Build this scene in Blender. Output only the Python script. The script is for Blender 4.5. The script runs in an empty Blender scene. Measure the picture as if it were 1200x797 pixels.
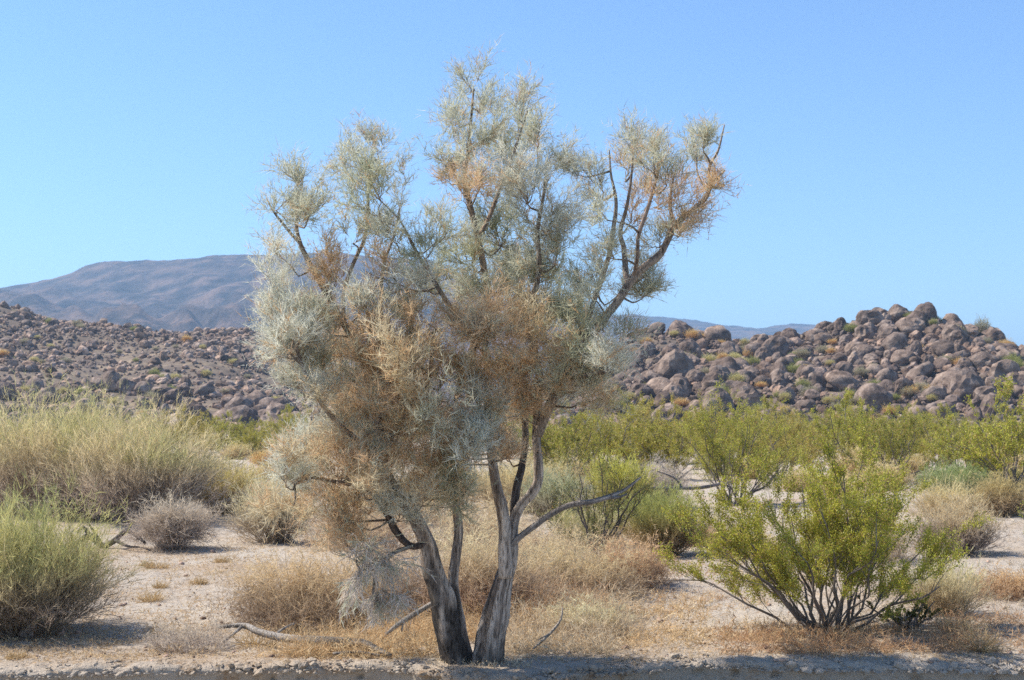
import bpy, bmesh, math
import numpy as np
from mathutils import Vector

sc = bpy.context.scene
col = sc.collection
rng = np.random.default_rng(7)

# ------------------------------------------------------------------ camera
F = 1650.0                      # focal length in pixels of the 1200 px wide photograph
HZ = 488.0                      # row of the horizon
EYE = 1.4
PITCH = math.atan((HZ - 398.5) / F)
cam = bpy.data.cameras.new("camera")
cam.lens = 36.0 * F / 1200.0
cam.sensor_width = 36.0
cam.clip_start = 0.05
cam.clip_end = 20000
cam.dof.use_dof = True
cam.dof.focus_distance = 8.2
cam.dof.aperture_fstop = 9.0
camo = bpy.data.objects.new("camera", cam)
camo.location = (0, 0, EYE)
camo.rotation_euler = (math.pi / 2 + PITCH, 0, 0)
col.objects.link(camo)
sc.camera = camo

# ------------------------------------------------------------------ sky and sun
SUN_EL = math.radians(50)
SUN_AZ = math.radians(-74)      # clockwise from +Y: the sun stands left, a little beyond the tree
w = bpy.data.worlds.new("World")
sc.world = w
w.use_nodes = True
nt = w.node_tree
bg = nt.nodes["Background"]
sky = nt.nodes.new("ShaderNodeTexSky")
sky.sky_type = 'NISHITA'
sky.sun_disc = False
sky.sun_elevation = SUN_EL
sky.sun_rotation = SUN_AZ
sky.altitude = 300
sky.air_density = 1.0
sky.dust_density = 0.0
sky.ozone_density = 8.0
nt.links.new(sky.outputs[0], bg.inputs[0])
bg.inputs[1].default_value = 0.125
sun = bpy.data.lights.new("sun", 'SUN')
sun.energy = 5.0
sun.angle = math.radians(0.53)
sun.color = (1.0, 0.92, 0.80)
suno = bpy.data.objects.new("sun", sun)
sd = Vector((math.sin(SUN_AZ) * math.cos(SUN_EL), math.cos(SUN_AZ) * math.cos(SUN_EL), math.sin(SUN_EL)))
suno.rotation_euler = sd.to_track_quat('Z', 'Y').to_euler()
suno.location = (-20, 10, 30)
col.objects.link(suno)
sc.view_settings.view_transform = 'Standard'
sc.view_settings.look = 'None'
sc.view_settings.exposure = 0.76
sc.view_settings.gamma = 1.0
sc.cycles.max_bounces = 7
sc.cycles.diffuse_bounces = 5
sc.cycles.transmission_bounces = 3
sc.cycles.volume_bounces = 0
sc.cycles.sample_clamp_indirect = 4.0
sc.cycles.use_denoising = False

# ------------------------------------------------------------------ helpers
CP, SP = math.cos(PITCH), math.sin(PITCH)


def at(px, py, Y):
    """the point at depth Y that shows at pixel (px, py) of the photograph"""
    px = np.asarray(px, float); py = np.asarray(py, float); Y = np.asarray(Y, float)
    x = (px - 600.0) / F; u = (398.5 - py) / F
    dy = CP - u * SP; dz = SP + u * CP
    s = Y / dy
    return np.stack(np.broadcast_arrays(x * s, Y, EYE + dz * s), -1)


def depth(py):
    """depth of level ground that shows at row py"""
    u = (398.5 - py) / F
    return -EYE * (CP - u * SP) / (SP + u * CP)


def hsh(i, j, k, seed):
    n = (i * 374761393 + j * 668265263 + k * 2147483647 + seed * 1274126177) & 0xffffffff
    n = ((n ^ (n >> 13)) * 1274126177) & 0xffffffff
    n = (n ^ (n >> 16)) & 0xffffffff
    return n.astype(np.float64) / 4294967295.0


def noise(x, y, z=0.0, seed=0):
    x, y, z = np.broadcast_arrays(np.asarray(x, float), np.asarray(y, float), np.asarray(z, float))
    i = np.floor(x).astype(np.int64); j = np.floor(y).astype(np.int64); k = np.floor(z).astype(np.int64)
    fx, fy, fz = x - i, y - j, z - k
    fx = fx * fx * (3 - 2 * fx); fy = fy * fy * (3 - 2 * fy); fz = fz * fz * (3 - 2 * fz)
    r = 0
    for a in (0, 1):
        for b in (0, 1):
            for c in (0, 1):
                wt = (fx if a else 1 - fx) * (fy if b else 1 - fy) * (fz if c else 1 - fz)
                r = r + wt * hsh(i + a, j + b, k + c, seed)
    return r * 2 - 1


def fbm(x, y, z=0.0, o=4, seed=0, gain=0.5):
    r = 0; a = 1.0; f = 1.0
    for q in range(o):
        r = r + a * noise(np.asarray(x) * f, np.asarray(y) * f, np.asarray(z) * f, seed + q * 17)
        a *= gain; f *= 2.03
    return r


def nrm(v):
    return v / np.maximum(np.linalg.norm(v, axis=-1, keepdims=True), 1e-9)


def sstep(a, b, x):
    t = np.clip((x - a) / (b - a), 0, 1)
    return t * t * (3 - 2 * t)


class Geo:
    """collects vertices, triangles, quads and a colour per vertex; build() makes ONE mesh"""
    def __init__(s):
        s.V = []; s.C = []; s.T = []; s.Q = []; s.n = 0

    def add(s, V, T=None, Q=None, C=(0.5, 0.5, 0.5)):
        V = np.asarray(V, float).reshape(-1, 3)
        s.V.append(V)
        C = np.asarray(C, float)
        s.C.append(np.broadcast_to(C.reshape(-1, 3) if C.ndim > 1 else C, (len(V), 3)))
        if T is not None and len(T): s.T.append(np.asarray(T, np.int64).reshape(-1, 3) + s.n)
        if Q is not None and len(Q): s.Q.append(np.asarray(Q, np.int64).reshape(-1, 4) + s.n)
        s.n += len(V)

    def mesh(s, name, mat, smooth=False):
        V = np.concatenate(s.V); C = np.concatenate(s.C)
        T = np.concatenate(s.T) if s.T else np.zeros((0, 3), np.int64)
        Q = np.concatenate(s.Q) if s.Q else np.zeros((0, 4), np.int64)
        me = bpy.data.meshes.new(name)
        me.vertices.add(len(V))
        me.vertices.foreach_set("co", V.astype(np.float32).ravel())
        nl = len(T) * 3 + len(Q) * 4
        me.loops.add(nl)
        me.loops.foreach_set("vertex_index", np.concatenate([T.ravel(), Q.ravel()]).astype(np.int32))
        me.polygons.add(len(T) + len(Q))
        ls = np.concatenate([np.arange(len(T)) * 3, len(T) * 3 + np.arange(len(Q)) * 4])
        me.polygons.foreach_set("loop_start", ls.astype(np.int32))
        me.polygons.foreach_set("use_smooth", np.full(len(T) + len(Q), smooth))
        a = me.color_attributes.new("Col", 'FLOAT_COLOR', 'POINT')
        a.data.foreach_set("color", np.concatenate([C, np.ones((len(C), 1))], 1).astype(np.float32).ravel())
        me.update(calc_edges=True)
        me.materials.append(mat)
        return me

    def build(s, name, mat, parent=None, smooth=False, loc=None):
        """one mesh object; loc (world) becomes its origin"""
        if loc is not None:
            s.V = [v - np.asarray(loc) for v in s.V]
        o = bpy.data.objects.new(name, s.mesh(name, mat, smooth))
        col.objects.link(o)
        if parent: o.parent = parent
        elif loc is not None: o.location = [float(q) for q in loc]
        return o


def tag(o, label=None, cat=None, group=None, kind=None):
    if label: o["label"] = label
    if cat: o["category"] = cat
    if group: o["group"] = group
    if kind: o["kind"] = kind
    return o


def empty(name, loc, label=None, cat=None, group=None):
    o = bpy.data.objects.new(name, None)
    o.empty_display_size = 0.1
    o.location = [float(q) for q in loc]
    col.objects.link(o)
    return tag(o, label, cat, group)


def copy_thing(o, loc, rz, scale, label=None, group=None):
    c = o.copy(); col.objects.link(c)
    c.location = [float(q) for q in loc]; c.rotation_euler = (0, 0, float(rz))
    c.scale = [float(q) for q in scale]
    if label: c["label"] = label
    if group: c["group"] = group
    for ch in o.children:
        d = ch.copy(); col.objects.link(d); d.parent = c
    return c


class Rib:
    """n thin tapered, curved twigs laid out at once"""
    def __init__(s, P, D, L, W, bend=0.25, wig=0.0, seg=3, taper=0.75, grav=0.0, r=rng):
        n = len(P)
        s.P = P; s.D = nrm(D); s.L = np.broadcast_to(L, (n,)).astype(float); s.W = np.broadcast_to(W, (n,)).astype(float)
        b = r.normal(size=(n, 3)); b -= (b * s.D).sum(1, keepdims=True) * s.D
        s.B = nrm(b) * bend * r.uniform(0.3, 1, (n, 1)); s.B[:, 2] += grav
        s.seg = seg; s.taper = taper
        s.wigv = r.normal(size=(n, seg + 1, 3)) * wig; s.wigv[:, 0] = 0
        s.side = nrm(np.cross(s.D, r.normal(size=(n, 3))))
        s.n = n

    def pos(s, i, t):
        t = t[:, None]; L = s.L[i][:, None]
        k = np.clip(t[:, 0] * s.seg, 0, s.seg - 1e-6); k0 = k.astype(int); fr = (k - k0)[:, None]
        wg = s.wigv[i, k0] * (1 - fr) + s.wigv[i, k0 + 1] * fr
        return s.P[i] + s.D[i] * L * t + s.B[i] * L * t * t + wg * L

    def tan(s, i, t):
        return nrm(s.D[i] + 2 * s.B[i] * t[:, None])

    def emit(s, g, cbase, ctip=None, jit=0.12, r=rng):
        """cbase/ctip: (3,) or (n,3)"""
        k = s.seg; n = s.n
        ts = np.linspace(0, 1, k + 1)
        pts = np.stack([s.pos(np.arange(n), np.full(n, t)) for t in ts], 1)      # n,k+1,3
        cb = np.broadcast_to(np.asarray(cbase, float), (n, 3)); ct = cb if ctip is None else np.broadcast_to(np.asarray(ctip, float), (n, 3))
        j = 1 + r.normal(size=(n, 1)) * jit
        V = []; C = []
        for q in range(k):
            hw = (s.W * (1 - s.taper * ts[q]) / 2)[:, None] * s.side
            V += [pts[:, q] - hw, pts[:, q] + hw]
            cc = np.clip((cb * (1 - ts[q]) + ct * ts[q]) * j, 0.01, 0.9); C += [cc, cc]
        V.append(pts[:, k]); C.append(np.clip(ct * j, 0.01, 0.9))
        V = np.stack(V, 1); C = np.stack(C, 1); m = V.shape[1]
        base = (np.arange(n) * m)[:, None]
        Q = [base + np.array([2 * q, 2 * q + 1, 2 * q + 3, 2 * q + 2]) for q in range(k - 1)]
        T = base + np.array([2 * k - 2, 2 * k - 1, 2 * k])
        g.add(V.reshape(-1, 3), T, np.concatenate(Q) if Q else None, C.reshape(-1, 3))

    def kids(s, m, t0, t1, L, W, spread=0.8, up=0.2, r=rng, **kw):
        """m twigs growing off each one"""
        i = np.repeat(np.arange(s.n), m)
        t = r.uniform(t0, t1, len(i))
        D = s.tan(i, t) + nrm(r.normal(size=(len(i), 3))) * spread
        D[:, 2] += up
        LL = r.uniform(L[0], L[1], len(i))
        k = Rib(s.pos(i, t), D, LL, W, r=r, **kw)
        k.parent = i
        return k


def leaves(g, P, D, L, W, C, r=rng, jit=0.15):
    """one small diamond leaf at each point"""
    n = len(P)
    D = nrm(D); S = nrm(np.cross(D, r.normal(size=(n, 3))))
    L = np.broadcast_to(L, (n,))[:, None]; W = np.broadcast_to(W, (n,))[:, None]
    V = np.stack([P, P + D * L * .5 + S * W * .5, P + D * L, P + D * L * .5 - S * W * .5], 1)
    C = np.clip(np.broadcast_to(np.asarray(C, float), (n, 3)) * (1 + r.normal(size=(n, 1)) * jit), 0.01, 0.9)
    g.add(V.reshape(-1, 3), None, (np.arange(n) * 4)[:, None] + np.arange(4), np.repeat(C, 4, 0))


def spline(pts, step):
    """Catmull-Rom through the points, values resampled about every step"""
    P = np.asarray(pts, float)
    P = np.vstack([2 * P[0] - P[1], P, 2 * P[-1] - P[-2]])
    out = []
    for a in range(1, len(P) - 2):
        d = np.linalg.norm(P[a + 1, :3] - P[a, :3]); m = max(2, int(d / step))
        t = np.linspace(0, 1, m, endpoint=False)[:, None]
        p0, p1, p2, p3 = P[a - 1], P[a], P[a + 1], P[a + 2]
        out.append(0.5 * (2 * p1 + (p2 - p0) * t + (2 * p0 - 5 * p1 + 4 * p2 - p3) * t * t + (3 * p1 - p0 - 3 * p2 + p3) * t ** 3))
    out.append(P[-2][None])
    return np.concatenate(out)


def sweep(g, pts4, sides=10, step=0.02, furrow=0.15, seed=0, C0=(0.3, 0.27, 0.24), C1=(0.12, 0.1, 0.09), stain=None):
    """a limb through (x,y,z,radius) points with furrowed bark; colour streaks run along the limb"""
    S = spline(pts4, step)
    P = S[:, :3]; R = np.maximum(S[:, 3], 0.0015)
    T = nrm(np.gradient(P, axis=0))
    n = len(P)
    N = np.zeros((n, 3)); N[0] = nrm(np.cross(T[0], [0.3, 1, 0.1]))
    for i in range(1, n):
        v = N[i - 1] - T[i] * (N[i - 1] @ T[i]); N[i] = v / np.linalg.norm(v)
    B = np.cross(T, N)
    s = np.concatenate([[0], np.cumsum(np.linalg.norm(np.diff(P, axis=0), axis=1))])
    th = np.linspace(0, 2 * math.pi, sides, endpoint=False)
    ct, st = np.cos(th)[None], np.sin(th)[None]
    ss = s[:, None]; Rr = R[:, None]
    f1 = noise(ct * 2.2 + seed, st * 2.2 + seed * 1.7, ss * 2.5 + seed, seed)
    f2 = noise(ct * 4.5, st * 4.5, ss * 6, seed + 5)
    lump = noise(ct * .8, st * .8, ss * 9 + 3.1, seed + 9)
    rad = Rr * (1 + furrow * (f1 * 1.1 - np.abs(f2) * .8 + .25) + furrow * .6 * lump)
    V = P[:, None] + rad[..., None] * (ct[..., None] * N[:, None] + st[..., None] * B[:, None])
    k = sstep(-.35, .55, f1 * .7 + f2 * .8 + noise(ct * 7, st * 7, ss * 14, seed + 2) * .35)[..., None]
    C = np.asarray(C1) * (1 - k) + np.asarray(C0) * k
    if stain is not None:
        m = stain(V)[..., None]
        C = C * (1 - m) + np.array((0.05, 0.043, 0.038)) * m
    idx = np.arange(n * sides).reshape(n, sides)
    q = np.stack([idx[:-1], np.roll(idx[:-1], -1, 1), np.roll(idx[1:], -1, 1), idx[1:]], -1).reshape(-1, 4)
    V = V.reshape(-1, 3); C = C.reshape(-1, 3)
    V = np.vstack([V, P[0], P[-1] + T[-1] * R[-1] * .6]); C = np.vstack([C, C[0], C[-1]])
    a, b = n * sides, n * sides + 1
    r0 = idx[0]; r1 = idx[-1]
    t = np.concatenate([np.stack([np.full(sides, a), np.roll(r0, -1), r0], -1), np.stack([np.full(sides, b), r1, np.roll(r1, -1)], -1)])
    g.add(V, t, q, C)
    return S


# ------------------------------------------------------------------ materials
def new_mat(name):
    m = bpy.data.materials.new(name); m.use_nodes = True
    return m, m.node_tree, m.node_tree.nodes["Principled BSDF"]


def mat_plant(name, rough=0.75, trans=0.2, spec=0.25):
    m, t, p = new_mat(name)
    a = t.nodes.new("ShaderNodeAttribute"); a.attribute_name = "Col"
    p.inputs["Roughness"].default_value = rough
    p.inputs["Specular IOR Level"].default_value = spec
    t.links.new(a.outputs["Color"], p.inputs["Base Color"])
    if trans:
        tr = t.nodes.new("ShaderNodeBsdfTranslucent"); mx = t.nodes.new("ShaderNodeMixShader")
        t.links.new(a.outputs["Color"], tr.inputs["Color"])
        mx.inputs[0].default_value = trans
        t.links.new(p.outputs[0], mx.inputs[1]); t.links.new(tr.outputs[0], mx.inputs[2])
        t.links.new(mx.outputs[0], t.nodes["Material Output"].inputs["Surface"])
    return m


def nd(t, kind, **kw):
    n = t.nodes.new(kind)
    for k, v in kw.items():
        if k in n.inputs: n.inputs[k].default_value = v
        else: setattr(n, k, v)
    return n


def ramp(t, src, stops):
    r = t.nodes.new("ShaderNodeValToRGB")
    e = r.color_ramp.elements
    while len(e) < len(stops): e.new(0.5)
    for q, (p, c) in zip(e, stops):
        q.position = p; q.color = (*c, 1)
    t.links.new(src, r.inputs[0])
    return r


def mixc(t, fac, a, b, mode='MIX'):
    m = t.nodes.new("ShaderNodeMix"); m.data_type = 'RGBA'; m.blend_type = mode
    for s, v in ((m.inputs[0], fac), (m.inputs[6], a), (m.inputs[7], b)):
        if hasattr(v, 'links'): t.links.new(v, s)
        elif isinstance(v, tuple): s.default_value = (*v, 1)
        else: s.default_value = v
    return m.outputs[2]


def mat_bark():
    m, t, p = new_mat("bark")
    a = nd(t, "ShaderNodeAttribute", attribute_name="Col")
    tc = nd(t, "ShaderNodeTexCoord"); mp = nd(t, "ShaderNodeMapping"); mp.inputs["Scale"].default_value = (1, 1, 0.16)
    t.links.new(tc.outputs["Object"], mp.inputs[0])
    n1 = nd(t, "ShaderNodeTexNoise", Scale=95.0, Detail=6.0, Roughness=0.65)
    t.links.new(mp.outputs[0], n1.inputs["Vector"])
    r = ramp(t, n1.outputs[0], [(0.36, (0.3, 0.28, 0.26)), (0.5, (1, 1, 1)), (0.7, (1.35, 1.32, 1.28))])
    t.links.new(mixc(t, 1.0, a.outputs["Color"], r.outputs[0], 'MULTIPLY'), p.inputs["Base Color"])
    b = nd(t, "ShaderNodeBump", Strength=1.0, Distance=0.02)
    t.links.new(n1.outputs[0], b.inputs["Height"]); t.links.new(b.outputs[0], p.inputs["Normal"])
    p.inputs["Roughness"].default_value = 0.85; p.inputs["Specular IOR Level"].default_value = 0.2
    return m


def mat_ground():
    m, t, p = new_mat("desert_sand")
    tc = nd(t, "ShaderNodeTexCoord")
    big = nd(t, "ShaderNodeTexNoise", Scale=0.55, Detail=6.0, Roughness=0.6)
    mid = nd(t, "ShaderNodeTexNoise", Scale=7.0, Detail=6.0, Roughness=0.7)
    fine = nd(t, "ShaderNodeTexNoise", Scale=120.0, Detail=4.0, Roughness=0.8)
    vor = nd(t, "ShaderNodeTexVoronoi", Scale=38.0)
    for n in (big, mid, fine, vor): t.links.new(tc.outputs["Object"], n.inputs["Vector"])
    c = ramp(t, big.outputs[0], [(0.3, (0.40, 0.305, 0.215)), (0.48, (0.45, 0.383, 0.308)), (0.7, (0.48, 0.43, 0.365))]).outputs[0]
    r2 = ramp(t, mid.outputs[0], [(0.3, (0.74, 0.58, 0.42)), (0.45, (1, 1, 1)), (0.72, (1.12, 1.11, 1.1))])
    c = mixc(t, 1.0, c, r2.outputs[0], 'MULTIPLY')
    r3 = ramp(t, fine.outputs[0], [(0.25, (0.6, 0.58, 0.56)), (0.5, (1, 1, 1)), (0.78, (1.18, 1.17, 1.15))])
    c = mixc(t, 0.85, c, r3.outputs[0], 'MULTIPLY')
    r4 = ramp(t, vor.outputs["Distance"], [(0.0, (0.62, 0.6, 0.58)), (0.16, (1, 1, 1))])
    c = mixc(t, 0.5, c, r4.outputs[0], 'MULTIPLY')
    t.links.new(c, p.inputs["Base Color"])
    b1 = nd(t, "ShaderNodeBump", Strength=1.0, Distance=0.07); b2 = nd(t, "ShaderNodeBump", Strength=0.6, Distance=0.011)
    t.links.new(mid.outputs[0], b1.inputs["Height"]); t.links.new(fine.outputs[0], b2.inputs["Height"])
    t.links.new(b1.outputs[0], b2.inputs["Normal"]); t.links.new(b2.outputs[0], p.inputs["Normal"])
    p.inputs["Roughness"].default_value = 0.95; p.inputs["Specular IOR Level"].default_value = 0.1
    return m


def mat_rock(name, scale, stops, bump, vary=True):
    m, t, p = new_mat(name)
    tc = nd(t, "ShaderNodeTexCoord"); geo = nd(t, "ShaderNodeNewGeometry")
    n1 = nd(t, "ShaderNodeTexNoise", Scale=scale, Detail=8.0, Roughness=0.65)
    n2 = nd(t, "ShaderNodeTexNoise", Scale=scale * 9, Detail=4.0, Roughness=0.7)
    t.links.new(geo.outputs["Position"], n1.inputs["Vector"]); t.links.new(geo.outputs["Position"], n2.inputs["Vector"])
    c = ramp(t, n1.outputs[0], stops).outputs[0]
    r = ramp(t, n2.outputs[0], [(0.3, (0.62, 0.6, 0.6)), (0.5, (1, 1, 1)), (0.75, (1.2, 1.18, 1.16))])
    c = mixc(t, 0.8, c, r.outputs[0], 'MULTIPLY')
    if vary:
        a = nd(t, "ShaderNodeAttribute", attribute_name="Col")
        c = mixc(t, 1.0, c, a.outputs["Color"], 'MULTIPLY')
        oi = nd(t, "ShaderNodeObjectInfo")
        ro = ramp(t, oi.outputs["Random"], [(0.0, (0.8, 0.77, 0.76)), (0.5, (1, 1, 1)), (1.0, (1.22, 1.18, 1.12))])
        c = mixc(t, 1.0, c, ro.outputs[0], 'MULTIPLY')
    t.links.new(c, p.inputs["Base Color"])
    b = nd(t, "ShaderNodeBump", Strength=0.8, Distance=bump)
    t.links.new(n1.outputs[0], b.inputs["Height"]); t.links.new(b.outputs[0], p.inputs["Normal"])
    p.inputs["Roughness"].default_value = 0.9; p.inputs["Specular IOR Level"].default_value = 0.15
    return m


M_TWIG = mat_plant("twig", 0.7, 0.48)
M_LEAF = mat_plant("resinous_leaf", 0.5, 0.42, 0.4)
M_STRAW = mat_plant("dry_straw", 0.7, 0.35)
M_STEM = mat_plant("woody_stem", 0.85, 0.0)
M_BARK = mat_bark()
M_SAND = mat_ground()
M_ROCK = mat_rock("granite", 1.1, [(0.34, (0.085, 0.062, 0.050)), (0.5, (0.19, 0.142, 0.115)), (0.66, (0.34, 0.265, 0.215))], 0.3)
M_SLOPE = mat_rock("hillside_soil", 0.25, [(0.3, (0.08, 0.063, 0.052)), (0.5, (0.17, 0.132, 0.10)), (0.72, (0.32, 0.245, 0.16))], 0.4, False)
M_MOUNT = mat_rock("mountain_slope", 0.035, [(0.38, (0.025, 0.021, 0.021)), (0.5, (0.075, 0.056, 0.05)), (0.62, (0.17, 0.112, 0.085))], 9.0, False)

# ------------------------------------------------------------------ the ground: one sheet with the wash bank along its near side
EDGE_PX = np.array([(-400, 778), (0, 781), (120, 776), (300, 772), (480, 772), (540, 782), (600, 785), (660, 783), (720, 775), (800, 767), (900, 771), (1200, 774), (1600, 774)], float)
EDGE_Y = depth(EDGE_PX[:, 1] + 6)
EDGE_X = (EDGE_PX[:, 0] - 600) / F * EDGE_Y


def edge(x):
    return np.interp(x, EDGE_X, EDGE_Y) + noise(x * 2.3, 0.5, 0, 3) * .06 + noise(x * 7, 0.5, 0, 4) * .02 + noise(x * 19, .2, 0, 5) * .01 + noise(x * 43, .7, 0, 6) * .008


def gz(x, y):
    x = np.asarray(x, float); y = np.asarray(y, float)
    near = np.exp(-np.maximum(y - 8, 0) / 60)
    z = .05 * noise(x * .35, y * .35, 0, 11) + .03 * noise(x * 1.1, y * 1.1, 0, 12) + .012 * noise(x * 4, y * 4, 0, 13) * near + .006 * noise(x * 11, y * 11, 0, 14) * near
    z = z * sstep(0.0, 1.2, y - 8.0) + .004 * noise(x * 9, y * 9, 0, 15)
    return z + .25 * sstep(40, 120, y) * noise(x * .03, y * .03, 0, 16)


def make_ground():
    nc = 640
    u = np.linspace(-1, 1, nc)
    rows = []
    xf = u * 5.2
    e = edge(xf)
    for q in range(10):
        f = q / 9
        y = -6 + (e + 6 - .12) * f
        rows.append(np.stack([xf, y, -.42 + .03 * noise(xf * 1.5, y * 1.5, 0, 21) + .01 * noise(xf * 8, y * 8, 0, 22)], -1))
    for q in range(28):
        f = (q + 1) / 28
        z = -.40 + .37 * f
        chunk = .06 * noise(xf * 2.1, z * 5, 0, 23) + .055 * noise(xf * 6, z * 12, 0, 24) + .04 * noise(xf * 16, z * 26, 0, 25) + .014 * noise(xf * 41, z * 60, 0, 20)
        hole = -.03 * sstep(.55, .8, noise(xf * 14, z * 26, 0, 27))
        y = e - .05 * (1 - f) + .035 * math.sin(f * 3.1) - chunk * math.sin(min(1, f * 1.25 + .05) * math.pi) * 1.0 - hole * (f < .95) * 1.0
        rows.append(np.stack([xf, y, np.full(nc, z) + .006 * noise(xf * 20, f * 9, 0, 26)], -1))
    nd_ = 200
    d = .012 * np.exp(np.linspace(0, math.log(4200 / .012), nd_))
    em = e.mean()
    for k in range(nd_):
        hw = 5.2 + .8 * d[k]
        x = u * hw
        y = em + d[k] + (e - em) * math.exp(-d[k] / .8)
        z = gz(x, y) - .03 * math.exp(-d[k] / .04) + (.02 * noise(x * 5, y * 5, 0, 29) + .016 * noise(x * 16, y * 16, 0, 28) + .008 * noise(x * 38, y * 38, 0, 30)) * math.exp(-d[k] / .13)
        rows.append(np.stack([x, y, z], -1))
    R = np.stack(rows); n = len(R)
    idx = np.arange(n * nc).reshape(n, nc)
    q = np.stack([idx[:-1, :-1], idx[:-1, 1:], idx[1:, 1:], idx[1:, :-1]], -1).reshape(-1, 4)
    g = Geo(); g.add(R.reshape(-1, 3), None, q)
    tag(g.build("ground", M_SAND, smooth=True), kind="structure")


make_ground()

# ------------------------------------------------------------------ hills and mountains
def ridge_fn(pts, Y):
    a = np.array(pts, float)
    p = at(a[:, 0], a[:, 1], Y)
    return lambda X: np.interp(X, p[:, 0], p[:, 2])


RIDGE_C = ridge_fn([(470, 500), (560, 488), (640, 455), (700, 412), (740, 396), (768, 385), (830, 394), (850, 405), (900, 399), (950, 390), (984, 382), (1014, 374), (1075, 373), (1095, 388), (1130, 400), (1160, 409), (1200, 417), (1300, 440), (1450, 500)], 140)
RIDGE_G = ridge_fn([(-500, 420), (-300, 350), (-120, 338), (0, 357), (30, 366), (60, 379), (130, 386), (200, 394), (300, 394), (350, 404), (420, 430), (500, 465), (580, 495), (700, 510)], 210)


def hill_c(X, Y):
    r = RIDGE_C(X) + .5
    v = (Y - 84) / (140 - 84)
    s = np.where(v < 1, np.clip(v, -0.1, 1) ** 1 * (.75 + .25 * np.clip(v, 0, 1)), 1 - .6 * (v - 1))
    return r * s - .5 + (1.1 * noise(X * .09, Y * .09, 0, 31) + .5 * noise(X * .25, Y * .25, 0, 32)) * np.clip(v * 2, 0, 1) * np.clip(1.6 - v, .25, 1)


def hill_g(X, Y):
    r = RIDGE_G(X) + .5
    v = (Y - 96) / (210 - 96)
    s = np.where(v < 1, np.clip(v, -0.1, 1) * (.7 + .3 * np.clip(v, 0, 1)), 1 - .6 * (v - 1))
    return r * s - .5 + (1.6 * noise(X * .05, Y * .05, 0, 33) + .6 * noise(X * .2, Y * .2, 0, 34)) * np.clip(v * 2, 0, 1) * np.clip(1.6 - v, .3, 1)


def grid_obj(name, fn, x0, x1, y0, y1, nx, ny, mat, floor=-1.0):
    X, Y = np.meshgrid(np.linspace(x0, x1, nx), np.linspace(y0, y1, ny))
    Z = np.maximum(fn(X, Y), floor)
    idx = np.arange(nx * ny).reshape(ny, nx)
    q = np.stack([idx[:-1, :-1], idx[:-1, 1:], idx[1:, 1:], idx[1:, :-1]], -1).reshape(-1, 4)
    g = Geo(); g.add(np.stack([X, Y, Z], -1).reshape(-1, 3), None, q)
    return tag(g.build(name, mat, smooth=True), kind="structure")


grid_obj("hill", hill_c, -16, 80, 82, 172, 130, 120, M_SLOPE)
grid_obj("hill", hill_g, -150, 20, 94, 250, 150, 130, M_SLOPE)


def mountain(name, pts, Yr, Y0, wave, amp, seed, nx, ny, lean):
    rf = ridge_fn(pts, Yr)
    a = np.array(pts, float)
    xs = at(a[:, 0], a[:, 1], Yr)[:, 0]

    def fn(X, Y):
        v = (Y - Y0) / (Yr - Y0)
        s = np.where(v < 1, np.clip(v, -.05, 1) ** 1.15, 1 - .5 * (v - 1))
        uu = X - lean * (Yr - Y)
        rd = 1 - np.abs(fbm(uu / wave + .5 * noise(X / 260, Y / 260, 0, seed + 3), Y / (wave * 3.2), 0, 5, seed, .55))
        rd2 = fbm(X / (wave * .3), Y / (wave * .3), 0, 4, seed + 5)
        m = np.clip(v * 2.5, 0, 1) * (np.clip(1.12 - v, .06, 1))
        return rf(X) * s + amp * (rd - .75) * m + amp * .28 * rd2 * np.clip(m, .1, 1)
    return grid_obj(name, fn, xs.min(), xs.max(), Y0 - 30, Yr + (Yr - Y0) * .8, nx, ny, M_MOUNT, -4)


mountain("mountain", [(-700, 420), (-400, 372), (-150, 352), (0, 334), (60, 323), (100, 311), (160, 305), (200, 304), (270, 299), (330, 297), (400, 297), (450, 299), (500, 306), (560, 330), (620, 365), (700, 410), (800, 500)], 1500, 620, 130, 46, 41, 420, 180, .55)
mountain("mountain", [(450, 470), (600, 400), (680, 372), (740, 368), (790, 372), (815, 374), (850, 382), (890, 384), (930, 380), (950, 381), (1000, 392), (1100, 420), (1250, 470), (1350, 500)], 2300, 1200, 170, 60, 51, 220, 100, .4)

# ------------------------------------------------------------------ boulders
def ico(sub):
    bm = bmesh.new(); bmesh.ops.create_icosphere(bm, subdivisions=sub, radius=1)
    V = np.array([v.co[:] for v in bm.verts]); T = np.array([[v.index for v in f.verts] for f in bm.faces]); bm.free()
    return V, T


ICO = {q: ico(q) for q in (1, 2, 3)}
ICO[0] = (np.array([[1, 0, 0], [-1, 0, 0], [0, 1, 0], [0, -1, 0], [0, 0, 1], [0, 0, -1.]]), np.array([[4, 0, 2], [4, 2, 1], [4, 1, 3], [4, 3, 0], [5, 2, 0], [5, 1, 2], [5, 3, 1], [5, 0, 3]]))


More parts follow.
